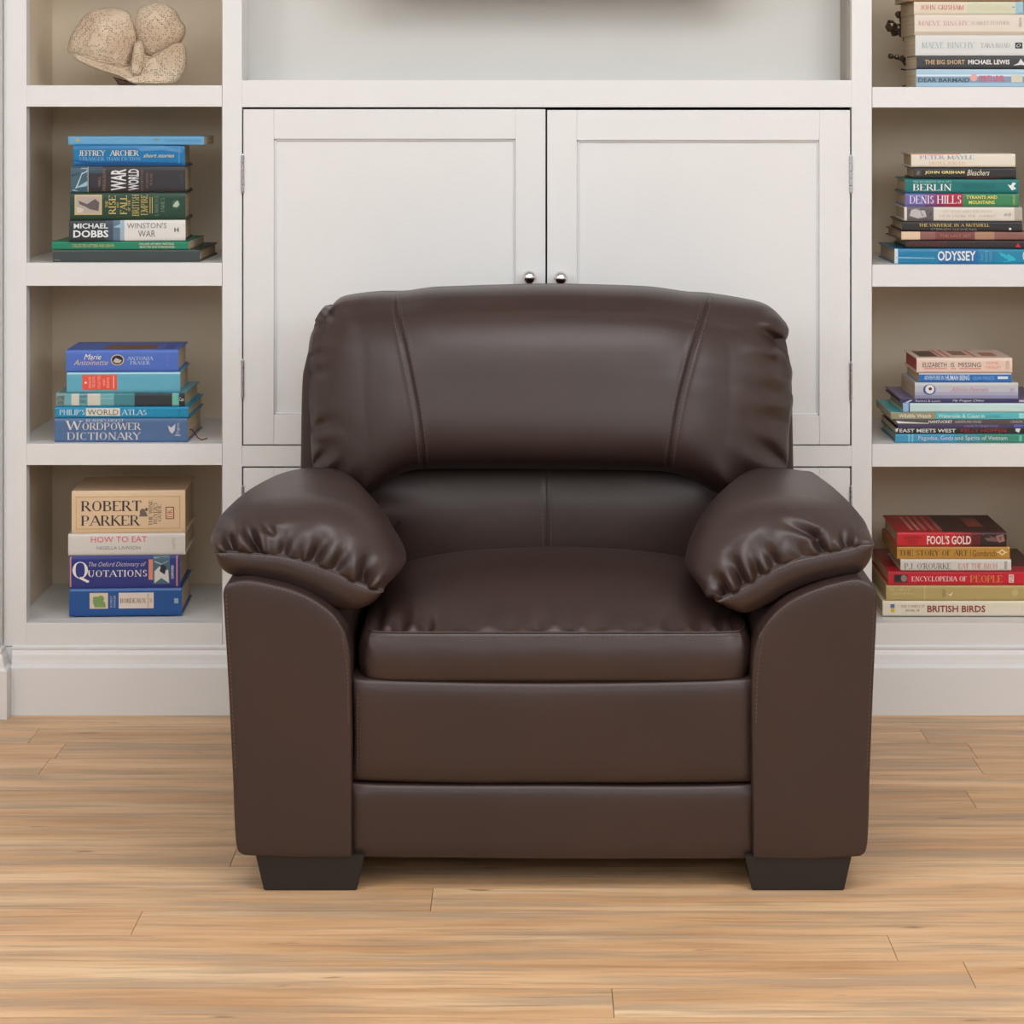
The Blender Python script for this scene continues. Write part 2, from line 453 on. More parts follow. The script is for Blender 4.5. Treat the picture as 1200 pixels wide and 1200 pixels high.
def pad(name, parent, curves, D0, puff, pu, pv, back, nu=120, nv=80, folds=(), exact=False, lean=0., grooves=(), nz=.0015, seed=1, pvb=None, mat='leather', relief=1, **props):
    """upholstered panel: a swelling front face inside an outline, with a skirt going back to depth `back`"""
    th = np.linspace(0, math.pi, nu); u = (1-np.cos(th))/2*.55+np.linspace(0, 1, nu)*.45
    th = np.linspace(0, math.pi, nv); v = (1-np.cos(th))/2*.55+np.linspace(0, 1, nv)*.45
    Q = coons(*curves, u, v); px, py = Q[..., 0], Q[..., 1]
    a = np.abs(2*u-1)[:, None]; b = (2*v-1)[None, :]; bb = np.abs(b)
    hv = np.where(b < 0, (1-bb**(pvb or pv))**(1/(pvb or pv)), (1-bb**pv)**(1/pv))
    h = (1-a**pu)**(1/pu)*hv
    D = D0+lean*v[None, :]-puff*h
    edge = np.minimum(h*5, 1)
    Dp = D-(crease(px, py, folds)*relief+nz*sm_noise(px, py, 28, seed))*edge
    for g, wdt, dep in grooves:
        gc = catmull(g, 400)
        dd = np.full(px.shape, 1e9)
        for p in gc[::2]: dd = np.minimum(dd, (px-p[0])**2+(py-p[1])**2)
        dd = np.sqrt(dd)
        Dp += dep*(np.exp(-(dd/wdt)**2)-.25*np.exp(-((dd-2.4*wdt)/(1.3*wdt))**2))*edge
    if exact: X, Z = (px-VX)*Dp/F, H-(py-VY)*Dp/F
    else: X, Z = (px-VX)*D0/F, H-(py-VY)*D0/F
    G = np.stack([X, Dp, Z], -1)
    V = [tuple(p) for p in G.reshape(-1, 3).tolist()]
    Fc = grid_faces(nu, nv)
    ring = [i*nv for i in range(nu)]+[(nu-1)*nv+j for j in range(1, nv)]+[i*nv+nv-1 for i in range(nu-2, -1, -1)]+[j for j in range(nv-2, 0, -1)]
    n = len(V)
    cen = G.reshape(-1, 3).mean(0)
    for step, (fy, sc) in enumerate(((.5, 1.0), (1.0, .985))):
        for i in ring:
            x, y, z = V[i]
            V.append((cen[0]+(x-cen[0])*sc, y+(back-y)*fy, cen[2]+(z-cen[2])*sc))
    m = len(ring)
    for s in range(2):
        A = ring if s == 0 else list(range(n, n+m)); B_ = list(range(n+s*m, n+(s+1)*m))
        for k in range(m):
            k2 = (k+1) % m; Fc.append((A[k], B_[k], B_[k2], A[k2]))
    Fc.append(tuple(range(n+m, n+2*m)))
    o = wmesh(name, V, Fc, M[mat], parent, True, **props)
    BV.setdefault(o.name, BVHTree.FromPolygons(V, [f for f in Fc if len(f) == 4]))
    return o, BV[o.name]
def hit(bvh, px, py):
    o = Vector((0, 0, H)); d = Vector((PX(px, 1), 1, PZ(py, 1)-H)).normalized()
    return bvh.ray_cast(o, d)
def stitches(name, parent, bvh, pts, off=0., step=5.0, ln=3.0, r=.0008, mat='thread'):
    """a row of thread stitches lying on a cushion, `off` px to one side of a seam"""
    L = np.linalg.norm(np.diff(np.array(pts, float), axis=0), axis=1).sum()
    n = max(int(L/1.0), 8); c = catmull(pts, n); t = np.gradient(c, axis=0); t /= np.linalg.norm(t, axis=1, keepdims=True)
    c = c+np.stack([-t[:, 1], t[:, 0]], 1)*off
    parts = []; i = 0
    while i+ln < n:
        seg = []
        for j in (i, i+ln/2, i+ln):
            p = c[int(min(j, n-1))]; loc, nor, _, _ = hit(bvh, p[0], p[1])
            if loc is None: break
            if nor.y > 0: nor = -nor
            seg.append(loc+nor*r*.6)
        if len(seg) == 3 and (seg[0]-seg[2]).length < .02: parts.append(tube(seg, r, 4))
        i += step
    if parts:
        V, Fc = join_vf(parts); wmesh(name, V, Fc, M[mat], parent, False, kind='stuff')
def seam_cord(name, parent, bvh, pts, r=.0012, mat='seamdark', off=0):
    L = np.linalg.norm(np.diff(np.array(pts, float), axis=0), axis=1).sum()
    c = catmull(pts, max(int(L/3), 6)); out = []
    for p in c:
        loc, nor, _, _ = hit(bvh, p[0], p[1]+off)
        if loc is None: continue
        if nor.y > 0: nor = -nor
        q = loc+nor*r*.2
        if out and (q-out[-1]).length > .04: continue
        out.append(q)
    if len(out) > 3:
        V, Fc = tube(out, r, 6); wmesh(name, V, Fc, M[mat], parent, True)

# ------------------------------------------------------------------ armchair
XC = PX(646.5, 3.34)
chair = empty('armchair', (XC, 3.75, 0), 'chunky dark brown leather armchair with padded arms and black block feet on the wood floor', 'armchair')

# feet: tapered blocks
def foot(cx, D0, D1, wt, wb, z1, ins):
    V = []
    for (z, w, e) in ((0, wb, ins), (z1, wt, 0)):
        for (sx, sy) in ((-1, 0), (1, 0), (1, 1), (-1, 1)):
            V.append((cx+sx*w/2, (D0+e) if sy == 0 else (D1-e), z))
    bm = bmesh.new(); vv = [bm.verts.new(v) for v in V]
    for f in ((3, 2, 1, 0), (4, 5, 6, 7), (0, 1, 5, 4), (1, 2, 6, 5), (2, 3, 7, 6), (3, 0, 4, 7)): bm.faces.new([vv[i] for i in f])
    bmesh.ops.bevel(bm, geom=list(bm.edges), offset=.0015, segments=2, affect='EDGES')
    bm_out('leg', bm, M['leg'], chair)
DL = 3.338
for (a, b_, c, d) in ((299, 427, 309, 418), (873, 999, 882, 990)):
    foot(PX((a+b_)/2, DL), DL+.004, DL+.10, (b_-a)*DL/F, (d-c)*DL/F, .0572, .004)
    foot(PX((a+b_)/2, DL), 4.05, 4.15, (b_-a)*DL/F, (d-c)*DL/F, .0572, .004)
# timber frame inside, closing the bottom
box('seat_frame', PX(292, 3.34), PX(1006, 3.34), 3.40, 4.15, .0575, .30, M['seamdark'], chair, .004)

# arm panels: flat front with a curved top, running back as the side of the chair
DA = 3.335
armL = dict(bot=[(286, 1001), (350, 1003), (413, 1003)],
            top=[(268, 681), (290, 678), (315, 682), (345, 690), (372, 703), (393, 720), (406, 741)],
            lef=[(286, 1001), (277, 985), (273, 900), (268, 800), (263, 715), (262, 692), (268, 681)],
            rig=[(413, 1003), (413, 940), (413, 860), (412, 800), (411, 765), (406, 741)])
armR = dict(bot=[(882, 1004), (945, 1005), (1008, 1002)],
            top=[(889, 741), (902, 722), (922, 704), (948, 691), (975, 682), (1003, 677), (1020, 681)],
            lef=[(882, 1004), (881, 940), (880, 860), (880, 800), (882, 765), (889, 741)],
            rig=[(1008, 1002), (1016, 985), (1019, 900), (1023, 800), (1027, 715), (1027, 692), (1020, 681)])
for i, A in enumerate((armL, armR)):
    o, bv = pad('arm_panel', chair, (A['bot'], A['top'], A['lef'], A['rig']), DA+.012, .014, 7, 7, 4.16, 90, 110, nz=.0008, seed=3+i)
    tp = [(x, y+6) for x, y in A['top'][1:]] if i == 0 else [(x, y+6) for x, y in A['top'][:-1]]
    side = [(406-5, 748), (407, 790), (408, 850)] if i == 0 else [(894, 748), (888, 790), (886, 850)]
    stitches('stitching', o, bv, tp, 0, 5, 3, .0008)
    stitches('stitching', o, bv, side, 0, 5, 3, .0008)
    ed = [(x+(3 if i == 0 else -3), y) for x, y in (A['lef'] if i == 0 else A['rig'])[2:-1]]
    stitches('stitching', o, bv, ed, 0, 5, 3, .0008)

# front borders between the arms
o1, b1 = pad('front_panel', chair, ([(413, 912), (530, 915), (646, 915), (760, 915), (883, 914)], [(413, 792), (646, 796), (883, 792)],
             [(413, 912), (415, 860), (413, 792)], [(883, 914), (882, 860), (883, 792)]), 3.372, .026, 8, 4.5, 3.44, 150, 60, nz=.001, seed=9,
             folds=[(640, 800, 700, 840, 30, .0012), (430, 905, 470, 895, 8, .001)])
o2, b2 = pad('lower_front_panel', chair, ([(412, 1002), (530, 1003), (646, 1004), (760, 1004), (885, 1004)], [(412, 915), (530, 916), (646, 916), (760, 917), (885, 916)],
             [(412, 1002), (412, 960), (412, 915)], [(885, 1004), (884, 960), (885, 916)]), 3.368, .022, 9, 4, 3.44, 150, 50, nz=.001, seed=12,
             folds=[(880, 918, 855, 926, 6, .002), (420, 920, 450, 922, 6, .0015)])
stitches('stitching', o1, b1, [(419, 905), (419, 860), (419, 812)], 0, 4.5, 2.6, .0008)

# back shell behind the cushions
pad('back_shell', chair, ([(348, 760), (640, 760), (934, 760)], [(366, 395), (400, 362), (640, 350), (885, 362), (918, 395)],
    [(348, 760), (352, 560), (354, 455), (358, 425), (366, 395)], [(934, 760), (930, 560), (928, 455), (926, 425), (918, 395)]), 4.03, .03, 8, 8, 4.20, 80, 80, nz=.0005)

# lumbar cushion
lum_seam = [(640, 552), (641, 600), (641, 655)]
o, bv = pad('lumbar_cushion', chair, ([(418, 712), (640, 712), (866, 712)], [(418, 536), (640, 532), (866, 536)],
    [(418, 712), (410, 620), (418, 536)], [(866, 712), (874, 620), (866, 536)]), 3.975, .065, 3.2, 2.0, 4.05, 220, 90, exact=True, nz=.0015, seed=21,
    folds=[(436, 590, 520, 592, 8, .003, .3), (850, 590, 800, 572, 6, .0025, .3), (440, 640, 520, 600, 18, .002, .3)], grooves=[(lum_seam, 2.6, .0030)])
seam_cord('seam', o, bv, lum_seam, .0014)
stitches('stitching', o, bv, lum_seam, 4.5, 4.5, 2.6, .0008)
stitches('stitching', o, bv, lum_seam, -4.5, 4.5, 2.6, .0008)

# big pillow back
hs_l = [(463, 345), (468, 380), (477, 420), (487, 470), (493, 510), (497, 549)]
hs_r = [(830, 347), (819, 385), (806, 430), (796, 470), (789, 510), (783, 550)]
head_bot = [(366, 548), (382, 561), (405, 570), (428, 580), (441, 573), (462, 559), (490, 551), (560, 549.5), (640, 550), (720, 551), (778, 553), (812, 562), (838, 577), (850, 580), (880, 567), (920, 558)]
head_top = [(373, 370), (379, 360), (386, 361), (396, 351), (412, 346.5), (440, 343.5), (470, 343), (500, 339), (530, 337.5), (575, 336), (640, 334.5), (700, 335.5), (765, 338), (810, 344), (835, 345.5), (865, 350), (893, 356), (908, 364), (921, 378)]
head_lef = [(366, 548), (364, 520), (363.5, 495), (361, 465), (362, 440), (361, 415), (364, 393), (370, 381), (369, 375), (373, 370)]
head_rig = [(920, 558), (924, 535), (925, 505), (929.5, 470), (927, 455), (928.5, 435), (922, 415), (914.5, 404), (922, 397), (924.5, 387), (921, 378)]
hf = [(384, 362, 405, 402, 5, .012, .5), (372, 380, 398, 408, 5, .009, .3), (363, 417, 395, 412, 4, .007, .4), (363, 438, 392, 435, 4, .006, .4),
      (364, 503, 402, 490, 5, .012, .6), (366, 546, 396, 518, 5, .013, .6), (388, 562, 408, 524, 6, .011, .6), (412, 572, 428, 530, 8, .008, .5), (431, 578, 452, 538, 8, .006, .4),
      (412, 346, 420, 370, 6, .003), (437, 344, 441, 366, 6, .003),
      (916, 405, 872, 378, 6, .016, .6), (905, 362, 860, 372, 8, .006, .4), (926, 430, 868, 408, 8, .007, .5), (929, 466, 872, 450, 6, .011, .6), (926, 500, 865, 478, 8, .008, .5),
      (922, 545, 862, 500, 7, .012, .6), (880, 566, 850, 520, 9, .007, .5), (848, 579, 815, 545, 6, .008, .5), (836, 572, 795, 545, 10, .004, .3)]
o, bv = pad('back_cushion', chair, (head_bot, head_top, head_lef, head_rig), 3.975, .165, 2.3, 2.5, 4.12, 430, 230, exact=True, lean=.07, nz=.0022, seed=33,
    folds=hf, relief=1.5, grooves=[(hs_l, 2.2, .0042), (hs_r, 2.2, .0042)], pvb=4.5)
for sgn, s in ((1, hs_l), (1, hs_r)):
    seam_cord('seam', o, bv, s[:], .0007)
    stitches('stitching', o, bv, s[:], 5.0, 4.6, 2.8, .0008)
    stitches('stitching', o, bv, s[:], -5.0, 4.6, 2.8, .0008)

seam_cord('seam', o, bv, [(368, 553), (384, 563), (405, 572), (426, 578)], .0016, 'thread', -2)
stitches('stitching', o, bv, [(370, 550), (386, 559), (405, 568), (424, 574)], 0, 5, 3.4, .0010)

# seat cushion: crowned top, boxed border
ZS = PZ(742, 3.36); ZB = PZ(808, 3.36)
nu, nv = 200, 150
a = -np.cos(np.linspace(0, math.pi, nu)); b = -np.cos(np.linspace(0, math.pi, nv))
A_, B_ = np.meshgrid(a, b, indexing='ij')
Wd = (877-425)/2*3.36/F; Xs = PX(651, 3.36); Ys0, Ys1 = 3.362, 3.97
yc, hl = (Ys0+Ys1)/2, (Ys1-Ys0)/2
def foot_xy(A_, B_): return Xs+A_*Wd*(1-.045*np.abs(B_)**14), yc+B_*hl*(1-.03*np.abs(A_)**16)
X, Y = foot_xy(A_, B_)
hgt = .057*(1-np.abs(A_)**2.2)**.55*np.where(B_ < 0, (1-np.abs(B_)**2.3)**.78, (1-np.abs(B_)**2.2)**.5)
hgt -= .021*np.clip(B_+.2, 0, None)**2
G = np.stack([X, Y, ZS+hgt], -1)
px, py = proj(G); N = vnormals(G); N[N[..., 2] < 0] *= -1
sf = [(440, 738, 450, 695, 6, .005), (468, 739, 478, 700, 7, .006), (500, 739, 498, 695, 8, .006), (520, 739, 528, 690, 9, .003), (545, 739, 540, 700, 12, .003), (600, 739, 596, 690, 12, .002), (628, 738, 634, 695, 9, .004),
      (668, 738, 664, 692, 8, .003), (700, 738, 706, 700, 12, .002), (745, 738, 738, 705, 12, .002), (790, 738, 782, 700, 11, .003), (822, 739, 812, 705, 8, .004), (848, 739, 838, 715, 5, .006), (862, 738, 856, 718, 4, .005)]
G = G+N*((crease(px, py, sf)*2.6+.0016*sm_noise(px, py, 30, 5))*np.minimum(1, (1-np.abs(A_))*14)*np.minimum(1, (1-np.abs(B_))*28))[..., None]
V = [tuple(p) for p in G.reshape(-1, 3).tolist()]; Fc = grid_faces(nu, nv)
bvs = BVHTree.FromPolygons(V, Fc)
seat = wmesh('seat_cushion', V, Fc, M['leather'], chair, True)
# border band and underside as a second surface of the same cushion
ring = []
for i in range(nu): ring.append((A_[i, 0], -1))
top_ring = [(-1, t) for t in b[::-1]][:-1]+[(t, -1) for t in a]+[(1, t) for t in b][1:]
ta = np.array(top_ring); rx, ry = foot_xy(ta[:, 0], ta[:, 1])
nx = np.gradient(ry); ny = -np.gradient(rx); ll = np.hypot(nx, ny); ll[ll < 1e-9] = 1; nx, ny = -nx/ll*-1, ny/ll
ww = np.linspace(0, 1, 26); GB = []
for w in ww:
    z = ZS-(ZS-ZB)*w
    bul = .013*math.sin(math.pi*min(w*1.0, 1))**.7-.012*max(0, w-.8)/.2*1
    bul = bul if w > 0 else 0
    GB.append(np.stack([rx+nx*bul, ry+ny*bul, np.full_like(rx, z)], -1))
GB.append(np.stack([Xs+(rx-Xs)*.9, yc+(ry-yc)*.9, np.full_like(rx, ZB-.002)], -1))
GB = np.array(GB).transpose(1, 0, 2)
px, py = proj(GB)
bf = [(432, 742, 446, 775, 5, .004), (866, 742, 860, 765, 5, .005), (425, 752, 436, 790, 4, .004), (866, 800, 820, 775, 8, .002), (640, 800, 700, 770, 26, .0012), (520, 742, 515, 760, 10, .0015), (760, 742, 765, 760, 10, .0015)]
GB[..., 1] -= (crease(px, py, bf)+.0015*sm_noise(px, py, 26, 8))*np.sin(np.pi*np.minimum(np.linspace(0, 1.04, GB.shape[1]), 1))[None, :]
V = [tuple(p) for p in GB.reshape(-1, 3).tolist()]; Fc = grid_faces(GB.shape[0], GB.shape[1])
bvb = BVHTree.FromPolygons(V, Fc)
wmesh('cushion_border', V, Fc, M['leather'], seat, True)
sc = [(XX, YY, ZS+.0004) for XX, YY in zip(rx, ry)]
V, Fc = tube(sc, .0019, 8); wmesh('piping', V, Fc, M['leather'], seat, True)
stitches('stitching', seat, bvb, [(430, 746), (640, 746), (872, 745)], 0, 5, 3.2, .0008)

# arm pads
def arm_pad(sec_px, seam_px, bot_px, folds, seed):
    ns = 260
    sec = catmull(sec_px, ns); sx, sz = PX(sec[:, 0], 3.49), PZ(sec[:, 1], 3.49)
    sem = catmull(seam_px, 400); m = sample(sem, np.linspace(0, 1, ns)); ex, ez = PX(m[:, 0], 3.37), PZ(m[:, 1], 3.37)
    tt = np.linspace(0, 1, ns)
    w0, w1 = np.exp(-(tt/.10)**2), np.exp(-((1-tt)/.10)**2)
    sx = sx+(ex[0]-sx[0])*w0+(ex[-1]-sx[-1])*w1; sz = sz+(ez[0]-sz[0])*w0+(ez[-1]-sz[-1])*w1
    bt = catmull(bot_px, ns); bx, bz = PX(bt[:, 0], 3.375), PZ(bt[:, 1], 3.375)
    rows = []
    for ph in np.linspace(0, 1, 90):                        # over the front
        an = ph*math.pi/2; hf_ = math.sin(an)**.85; D = 3.49-.125*math.cos(an)**.9
        fwd = .0
        rows.append((hf_, D, 1.0))
    for t in np.linspace(0, 1, 60)[1:]:                     # along the top
        D = 3.49+.47*t; rows.append((1-.48*t**1.8, D, 1-.10*t**3))
    for an in np.linspace(0, math.pi/2, 16)[1:]:            # close the back end
        rows.append(((1-.48)*math.cos(an)**.8, 3.96+.03*math.sin(an), .9))
    G = []
    xc = (sx[0]+sx[-1])/2
    for hf_, D, nar in rows:
        x = ex+(sx-ex)*hf_; z = ez+(sz-ez)*hf_
        tb = min(max((D-3.49)/.47, 0), 1)**1.25; inner = (x-xc)*(1 if xc < 0 else -1) > 0
        x = np.where(inner, xc+(x-xc)*(1-.42*tb), x)
        G.append(np.stack([xc+(x-xc)*nar, np.full_like(x, D), z], -1))
    G = np.array(G)                                         # (rows, section)
    px, py = proj(G); N = vnormals(G)
    # make the normals point out of the pad (up at the crest)
    if N[70, ns//2, 2] < 0: N = -N
    front = np.zeros(len(rows)); front[:90] = np.sin(np.linspace(0, math.pi/2, 90))**.35; front[90:] = np.linspace(1, 0, len(rows)-90)**2
    ends = np.minimum(1, np.minimum(np.linspace(0, 1, ns), np.linspace(1, 0, ns))*22)
    G = G+N*((crease(px, py, folds)*2.1+.0022*sm_noise(px, py, 22, seed))*front[:, None]*ends[None, :])[..., None]
    V = [tuple(p) for p in G.reshape(-1, 3).tolist()]; Fc = grid_faces(len(rows), ns)
    bv = BVHTree.FromPolygons(V, Fc)
    o = wmesh('arm_pad', V, Fc, M['leather'], chair, True)
    # lower band
    L = []
    for w in np.linspace(0, 1, 24):
        x = ex+(bx-ex)*w; z = ez+(bz-ez)*w
        L.append(np.stack([x, np.full_like(x, 3.365+.010*w-.009*math.sin(math.pi*w)**.7), z], -1))
    for D in (3.39, 3.43, 3.6, 3.8, 3.96):
        L.append(np.stack([xc+(bx-xc)*(.99 if D < 3.9 else .9), np.full_like(bx, D), bz+.006], -1))
    L = np.array(L)
    V = [tuple(p) for p in L.reshape(-1, 3).tolist()]; Fc = grid_faces(len(L), ns)
    bv2 = BVHTree.FromPolygons(V, Fc)
    wmesh('lower_band', V, Fc, M['leather'], o, True)
    V, Fc = tube([(x, 3.3655, z) for x, z in zip(ex[2:-2:2], ez[2:-2:2])], .0017, 8); wmesh('piping', V, Fc, M['leather'], o, True)
    stitches('stitching', o, bv2, [(x, y+5) for x, y in seam_px[:-1]], 0, 5, 3.2, .0008)
    return o, bv
secL = [(252, 646), (246, 634), (254, 612), (276, 595), (310, 583), (350, 577), (390, 580), (425, 594), (452, 617), (470, 644), (475, 660), (466, 678), (450, 692)]
seamL = [(252, 646), (275, 646), (300, 648), (330, 651), (360, 658), (388, 668), (412, 679), (432, 687), (450, 692)]
botL = [(252, 646), (257, 662), (270, 673), (300, 679), (335, 687), (365, 699), (392, 711), (416, 714), (437, 706), (450, 692)]
fL = [(272, 645, 258, 606, 5, .016, .5), (303, 648, 284, 604, 4, .020, .5), (331, 651, 338, 612, 5, .012, .4), (352, 655, 356, 628, 3, .008, .3), (366, 659, 386, 616, 6, .016, .5),
      (391, 669, 412, 628, 5, .010, .4), (424, 685, 438, 640, 6, .024, .6), (318, 622, 296, 600, 5, .005, .3)]
arm_pad(secL, seamL, botL, fL, 41)
secR = [(838, 703), (822, 690), (806, 668), (803, 655), (812, 628), (832, 604), (862, 587), (900, 578), (940, 580), (978, 591), (1008, 608), (1023, 628), (1024, 638)]
seamR = [(838, 703), (855, 695), (878, 683), (905, 667), (930, 656), (960, 649), (990, 643), (1010, 637), (1024, 636)]
botR = [(838, 703), (855, 713), (875, 718), (900, 708), (925, 693), (955, 682), (985, 676), (1008, 670), (1020, 655), (1024, 638)]
fR = [(851, 697, 836, 668, 5, .020, .5), (873, 686, 850, 640, 5, .018, .5), (890, 676, 876, 632, 5, .014, .5), (911, 666, 884, 622, 6, .016, .5), (942, 654, 937, 634, 3, .006, .3),
      (966, 648, 948, 618, 4, .018, .5), (955, 626, 905, 606, 4, .008, .4), (993, 642, 986, 608, 5, .014, .5)]
arm_pad(secR, seamR, botR, fR, 47)

# ------------------------------------------------------------------ lettering
def font_mesh(txt, bold=False, shear=0):
    cu = bpy.data.curves.new('t', 'FONT'); cu.body = txt; cu.size = 1; cu.resolution_u = 2; cu.shear = shear
    cu.offset = .022 if bold else 0
    o = bpy.data.objects.new('t', cu); scene.collection.objects.link(o)
    bpy.context.view_layer.update()
    me = bpy.data.meshes.new_from_object(o.evaluated_get(bpy.context.evaluated_depsgraph_get()))
    V = [(v.co.x, v.co.y) for v in me.vertices]; Fc = [tuple(p.vertices) for p in me.polygons]
    bpy.data.objects.remove(o); bpy.data.curves.remove(cu); bpy.data.meshes.remove(me)
    return V, Fc
# a small roman alphabet drawn in thick and thin strokes with serifs: ('l', x0,y0,x1,y1) lines, ('a', cx,cy,rx,ry,from,to) arcs
RO = {
 'A': (.72, [('l', .02, 0, .36, 1), ('l', .36, 1, .70, 0), ('l', .14, .35, .58, .35)]),
 'B': (.62, [('l', .1, 0, .1, 1), ('l', .1, 1, .32, 1), ('l', .1, .53, .34, .53), ('l', .1, 0, .34, 0), ('a', .32, .765, .22, .235, -90, 90), ('a', .34, .265, .25, .265, -90, 90)]),
 'C': (.68, [('a', .38, .5, .33, .5, 45, 315)]),
 'D': (.74, [('l', .1, 0, .1, 1), ('l', .1, 1, .34, 1), ('l', .1, 0, .34, 0), ('a', .34, .5, .36, .5, -90, 90)]),
 'E': (.60, [('l', .1, 0, .1, 1), ('l', .1, 1, .54, 1), ('l', .1, .52, .42, .52), ('l', .1, 0, .56, 0)]),
 'F': (.56, [('l', .1, 0, .1, 1), ('l', .1, 1, .52, 1), ('l', .1, .5, .40, .5)]),
 'G': (.72, [('a', .38, .5, .33, .5, 45, 330), ('l', .64, .45, .64, .12)]),
 'H': (.76, [('l', .12, 0, .12, 1), ('l', .64, 0, .64, 1), ('l', .12, .52, .64, .52)]),
 'I': (.30, [('l', .15, 0, .15, 1)]),
 'J': (.40, [('l', .26, .15, .26, 1), ('a', .12, .15, .14, .17, 200, 360)]),
 'K': (.70, [('l', .12, 0, .12, 1), ('l', .12, .42, .58, 1), ('l', .26, .58, .66, 0)]),
 'L': (.56, [('l', .1, 0, .1, 1), ('l', .1, 0, .52, 0)]),
 'M': (.88, [('l', .1, 0, .12, 1), ('l', .12, 1, .43, .05), ('l', .43, .05, .76, 1), ('L', .76, 0, .76, 1)]),
 'N': (.78, [('t', .12, 0, .12, 1), ('l', .12, 1, .66, 0), ('t', .66, 0, .66, 1)]),
 'O': (.76, [('a', .38, .5, .33, .5, 0, 360)]),
 'P': (.60, [('l', .1, 0, .1, 1), ('l', .1, 1, .32, 1), ('l', .1, .45, .32, .45), ('a', .32, .725, .24, .275, -90, 90)]),
 'Q': (.78, [('a', .38, .5, .33, .5, 0, 360), ('l', .36, .05, .74, -.22)]),
 'R': (.66, [('l', .1, 0, .1, 1), ('l', .1, 1, .32, 1), ('l', .1, .48, .32, .48), ('a', .32, .74, .22, .26, -90, 90), ('l', .32, .48, .62, 0)]),
 'S': (.54, [('a', .27, .745, .19, .255, 20, 250), ('a', .27, .265, .21, .265, -160, 95)]),
 'T': (.66, [('l', .33, 0, .33, 1), ('l', .04, 1, .62, 1)]),
 'U': (.74, [('l', .12, .3, .12, 1), ('t', .60, .3, .60, 1), ('a', .36, .3, .24, .3, 180, 360)]),
 'V': (.70, [('l', .04, 1, .35, 0), ('l', .35, 0, .66, 1)]),
 'W': (.98, [('l', .03, 1, .27, 0), ('l', .27, 0, .49, .95), ('l', .49, .95, .73, 0), ('l', .73, 0, .95, 1)]),
 'X': (.70, [('l', .06, 1, .62, 0), ('l', .06, 0, .62, 1)]),
 'Y': (.68, [('l', .34, 0, .34, .48), ('l', .04, 1, .34, .48), ('l', .64, 1, .34, .48)]),
 'Z': (.62, [('l', .06, 1, .56, 1), ('b', .06, 0, .56, 1), ('l', .06, 0, .56, 0)]),
 "'": (.2, [('l', .1, .75, .1, 1)]), '.': (.2, [('l', .1, 0, .1, .1)]), ',': (.2, [('l', .1, .1, .05, -.12)]), '|': (.2, [('t', .1, 0, .1, 1)]), ' ': (.34, [])}
def serif_mesh(txt, bold=1.0):
    V = []; Fc = []; x = 0; thick, thin = .135*bold, .05*bold
    def quad(p, q, w):
        dx, dy = q[0]-p[0], q[1]-p[1]; L = math.hypot(dx, dy) or 1; nx_, ny_ = -dy/L*w/2, dx/L*w/2
        k = max(1, int(round(L/.18))); n = len(V)
        for i in range(k+1):
            cx_, cy_ = p[0]+dx*i/k, p[1]+dy*i/k
            V.extend([(cx_+nx_, cy_+ny_), (cx_-nx_, cy_-ny_)])
        for i in range(k): Fc.append((n+2*i, n+2*i+1, n+2*i+3, n+2*i+2))
    for chx in txt:
        if chx not in RO: x += .3; continue
        w, st = RO[chx]; ends = []
        for s in st:
            if s[0] == 'a':
                _, cx, cy, rx_, ry_, a0, a1 = s; n = max(6, int(abs(a1-a0)/18)); prev = None
                base = len(V)
                for k in range(n+1):
                    an = math.radians(a0+(a1-a0)*k/n); ca, sa = math.cos(an), math.sin(an)
                    wd = thin+(thick-thin)*abs(ca)**1.6
                    # inward offset keeps the outer edge on the ellipse
                    V.extend([(x+cx+rx_*ca, cy+ry_*sa), (x+cx+(rx_-wd)*ca if rx_ > wd else x+cx, cy+(ry_-max(thin, wd*.6))*sa)])
                for k in range(n): Fc.append((base+2*k, base+2*k+1, base+2*k+3, base+2*k+2))
            else:
                k_, x0, y0, x1, y1 = s; dx, dy = x1-x0, y1-y0
                if abs(dy) < 1e-6: wd = thin; 
                elif k_ in 'LB b'.replace(' ', '') or abs(dx) < .05: wd = thick
                else: wd = thin if dx*dy > 0 else thick
                if k_ == 't': wd = thin*1.1
                if abs(dy) < 1e-6: 
                    yy = y0-thin/2 if y0 > .9 else (y0+thin/2 if y0 < .1 else y0)
                    quad((x+x0, yy), (x+x1, yy), wd)
                else: quad((x+x0, y0), (x+x1, y1), wd)
                if abs(dy) > .2:
                    for (ex_, ey_) in ((x0, y0), (x1, y1)): ends.append((ex_, ey_))
                elif x1 > .5 and chx in 'EFLTZ':
                    sg = -1 if y0 > .5 else 1
                    quad((x+x1, y0), (x+x1-.02, y0+sg*.2), thin*1.2)
                    if chx == 'T': quad((x+x0, y0), (x+x0+.02, y0+sg*.2), thin*1.2)
        for (ex_, ey_) in ends:
            if ey_ in (0, 1) and sum(1 for e in ends if abs(e[0]-ex_) < .06 and abs(e[1]-ey_) < .06) == 1 and chx not in "'.,|":
                if chx in 'BDEFLPR' and ex_ < .2 and False: continue
                yy = thin/2 if ey_ == 0 else 1-thin/2
                quad((x+ex_-.12, yy), (x+ex_+.12, yy), thin)
        x += w+.05
    return V, Fc

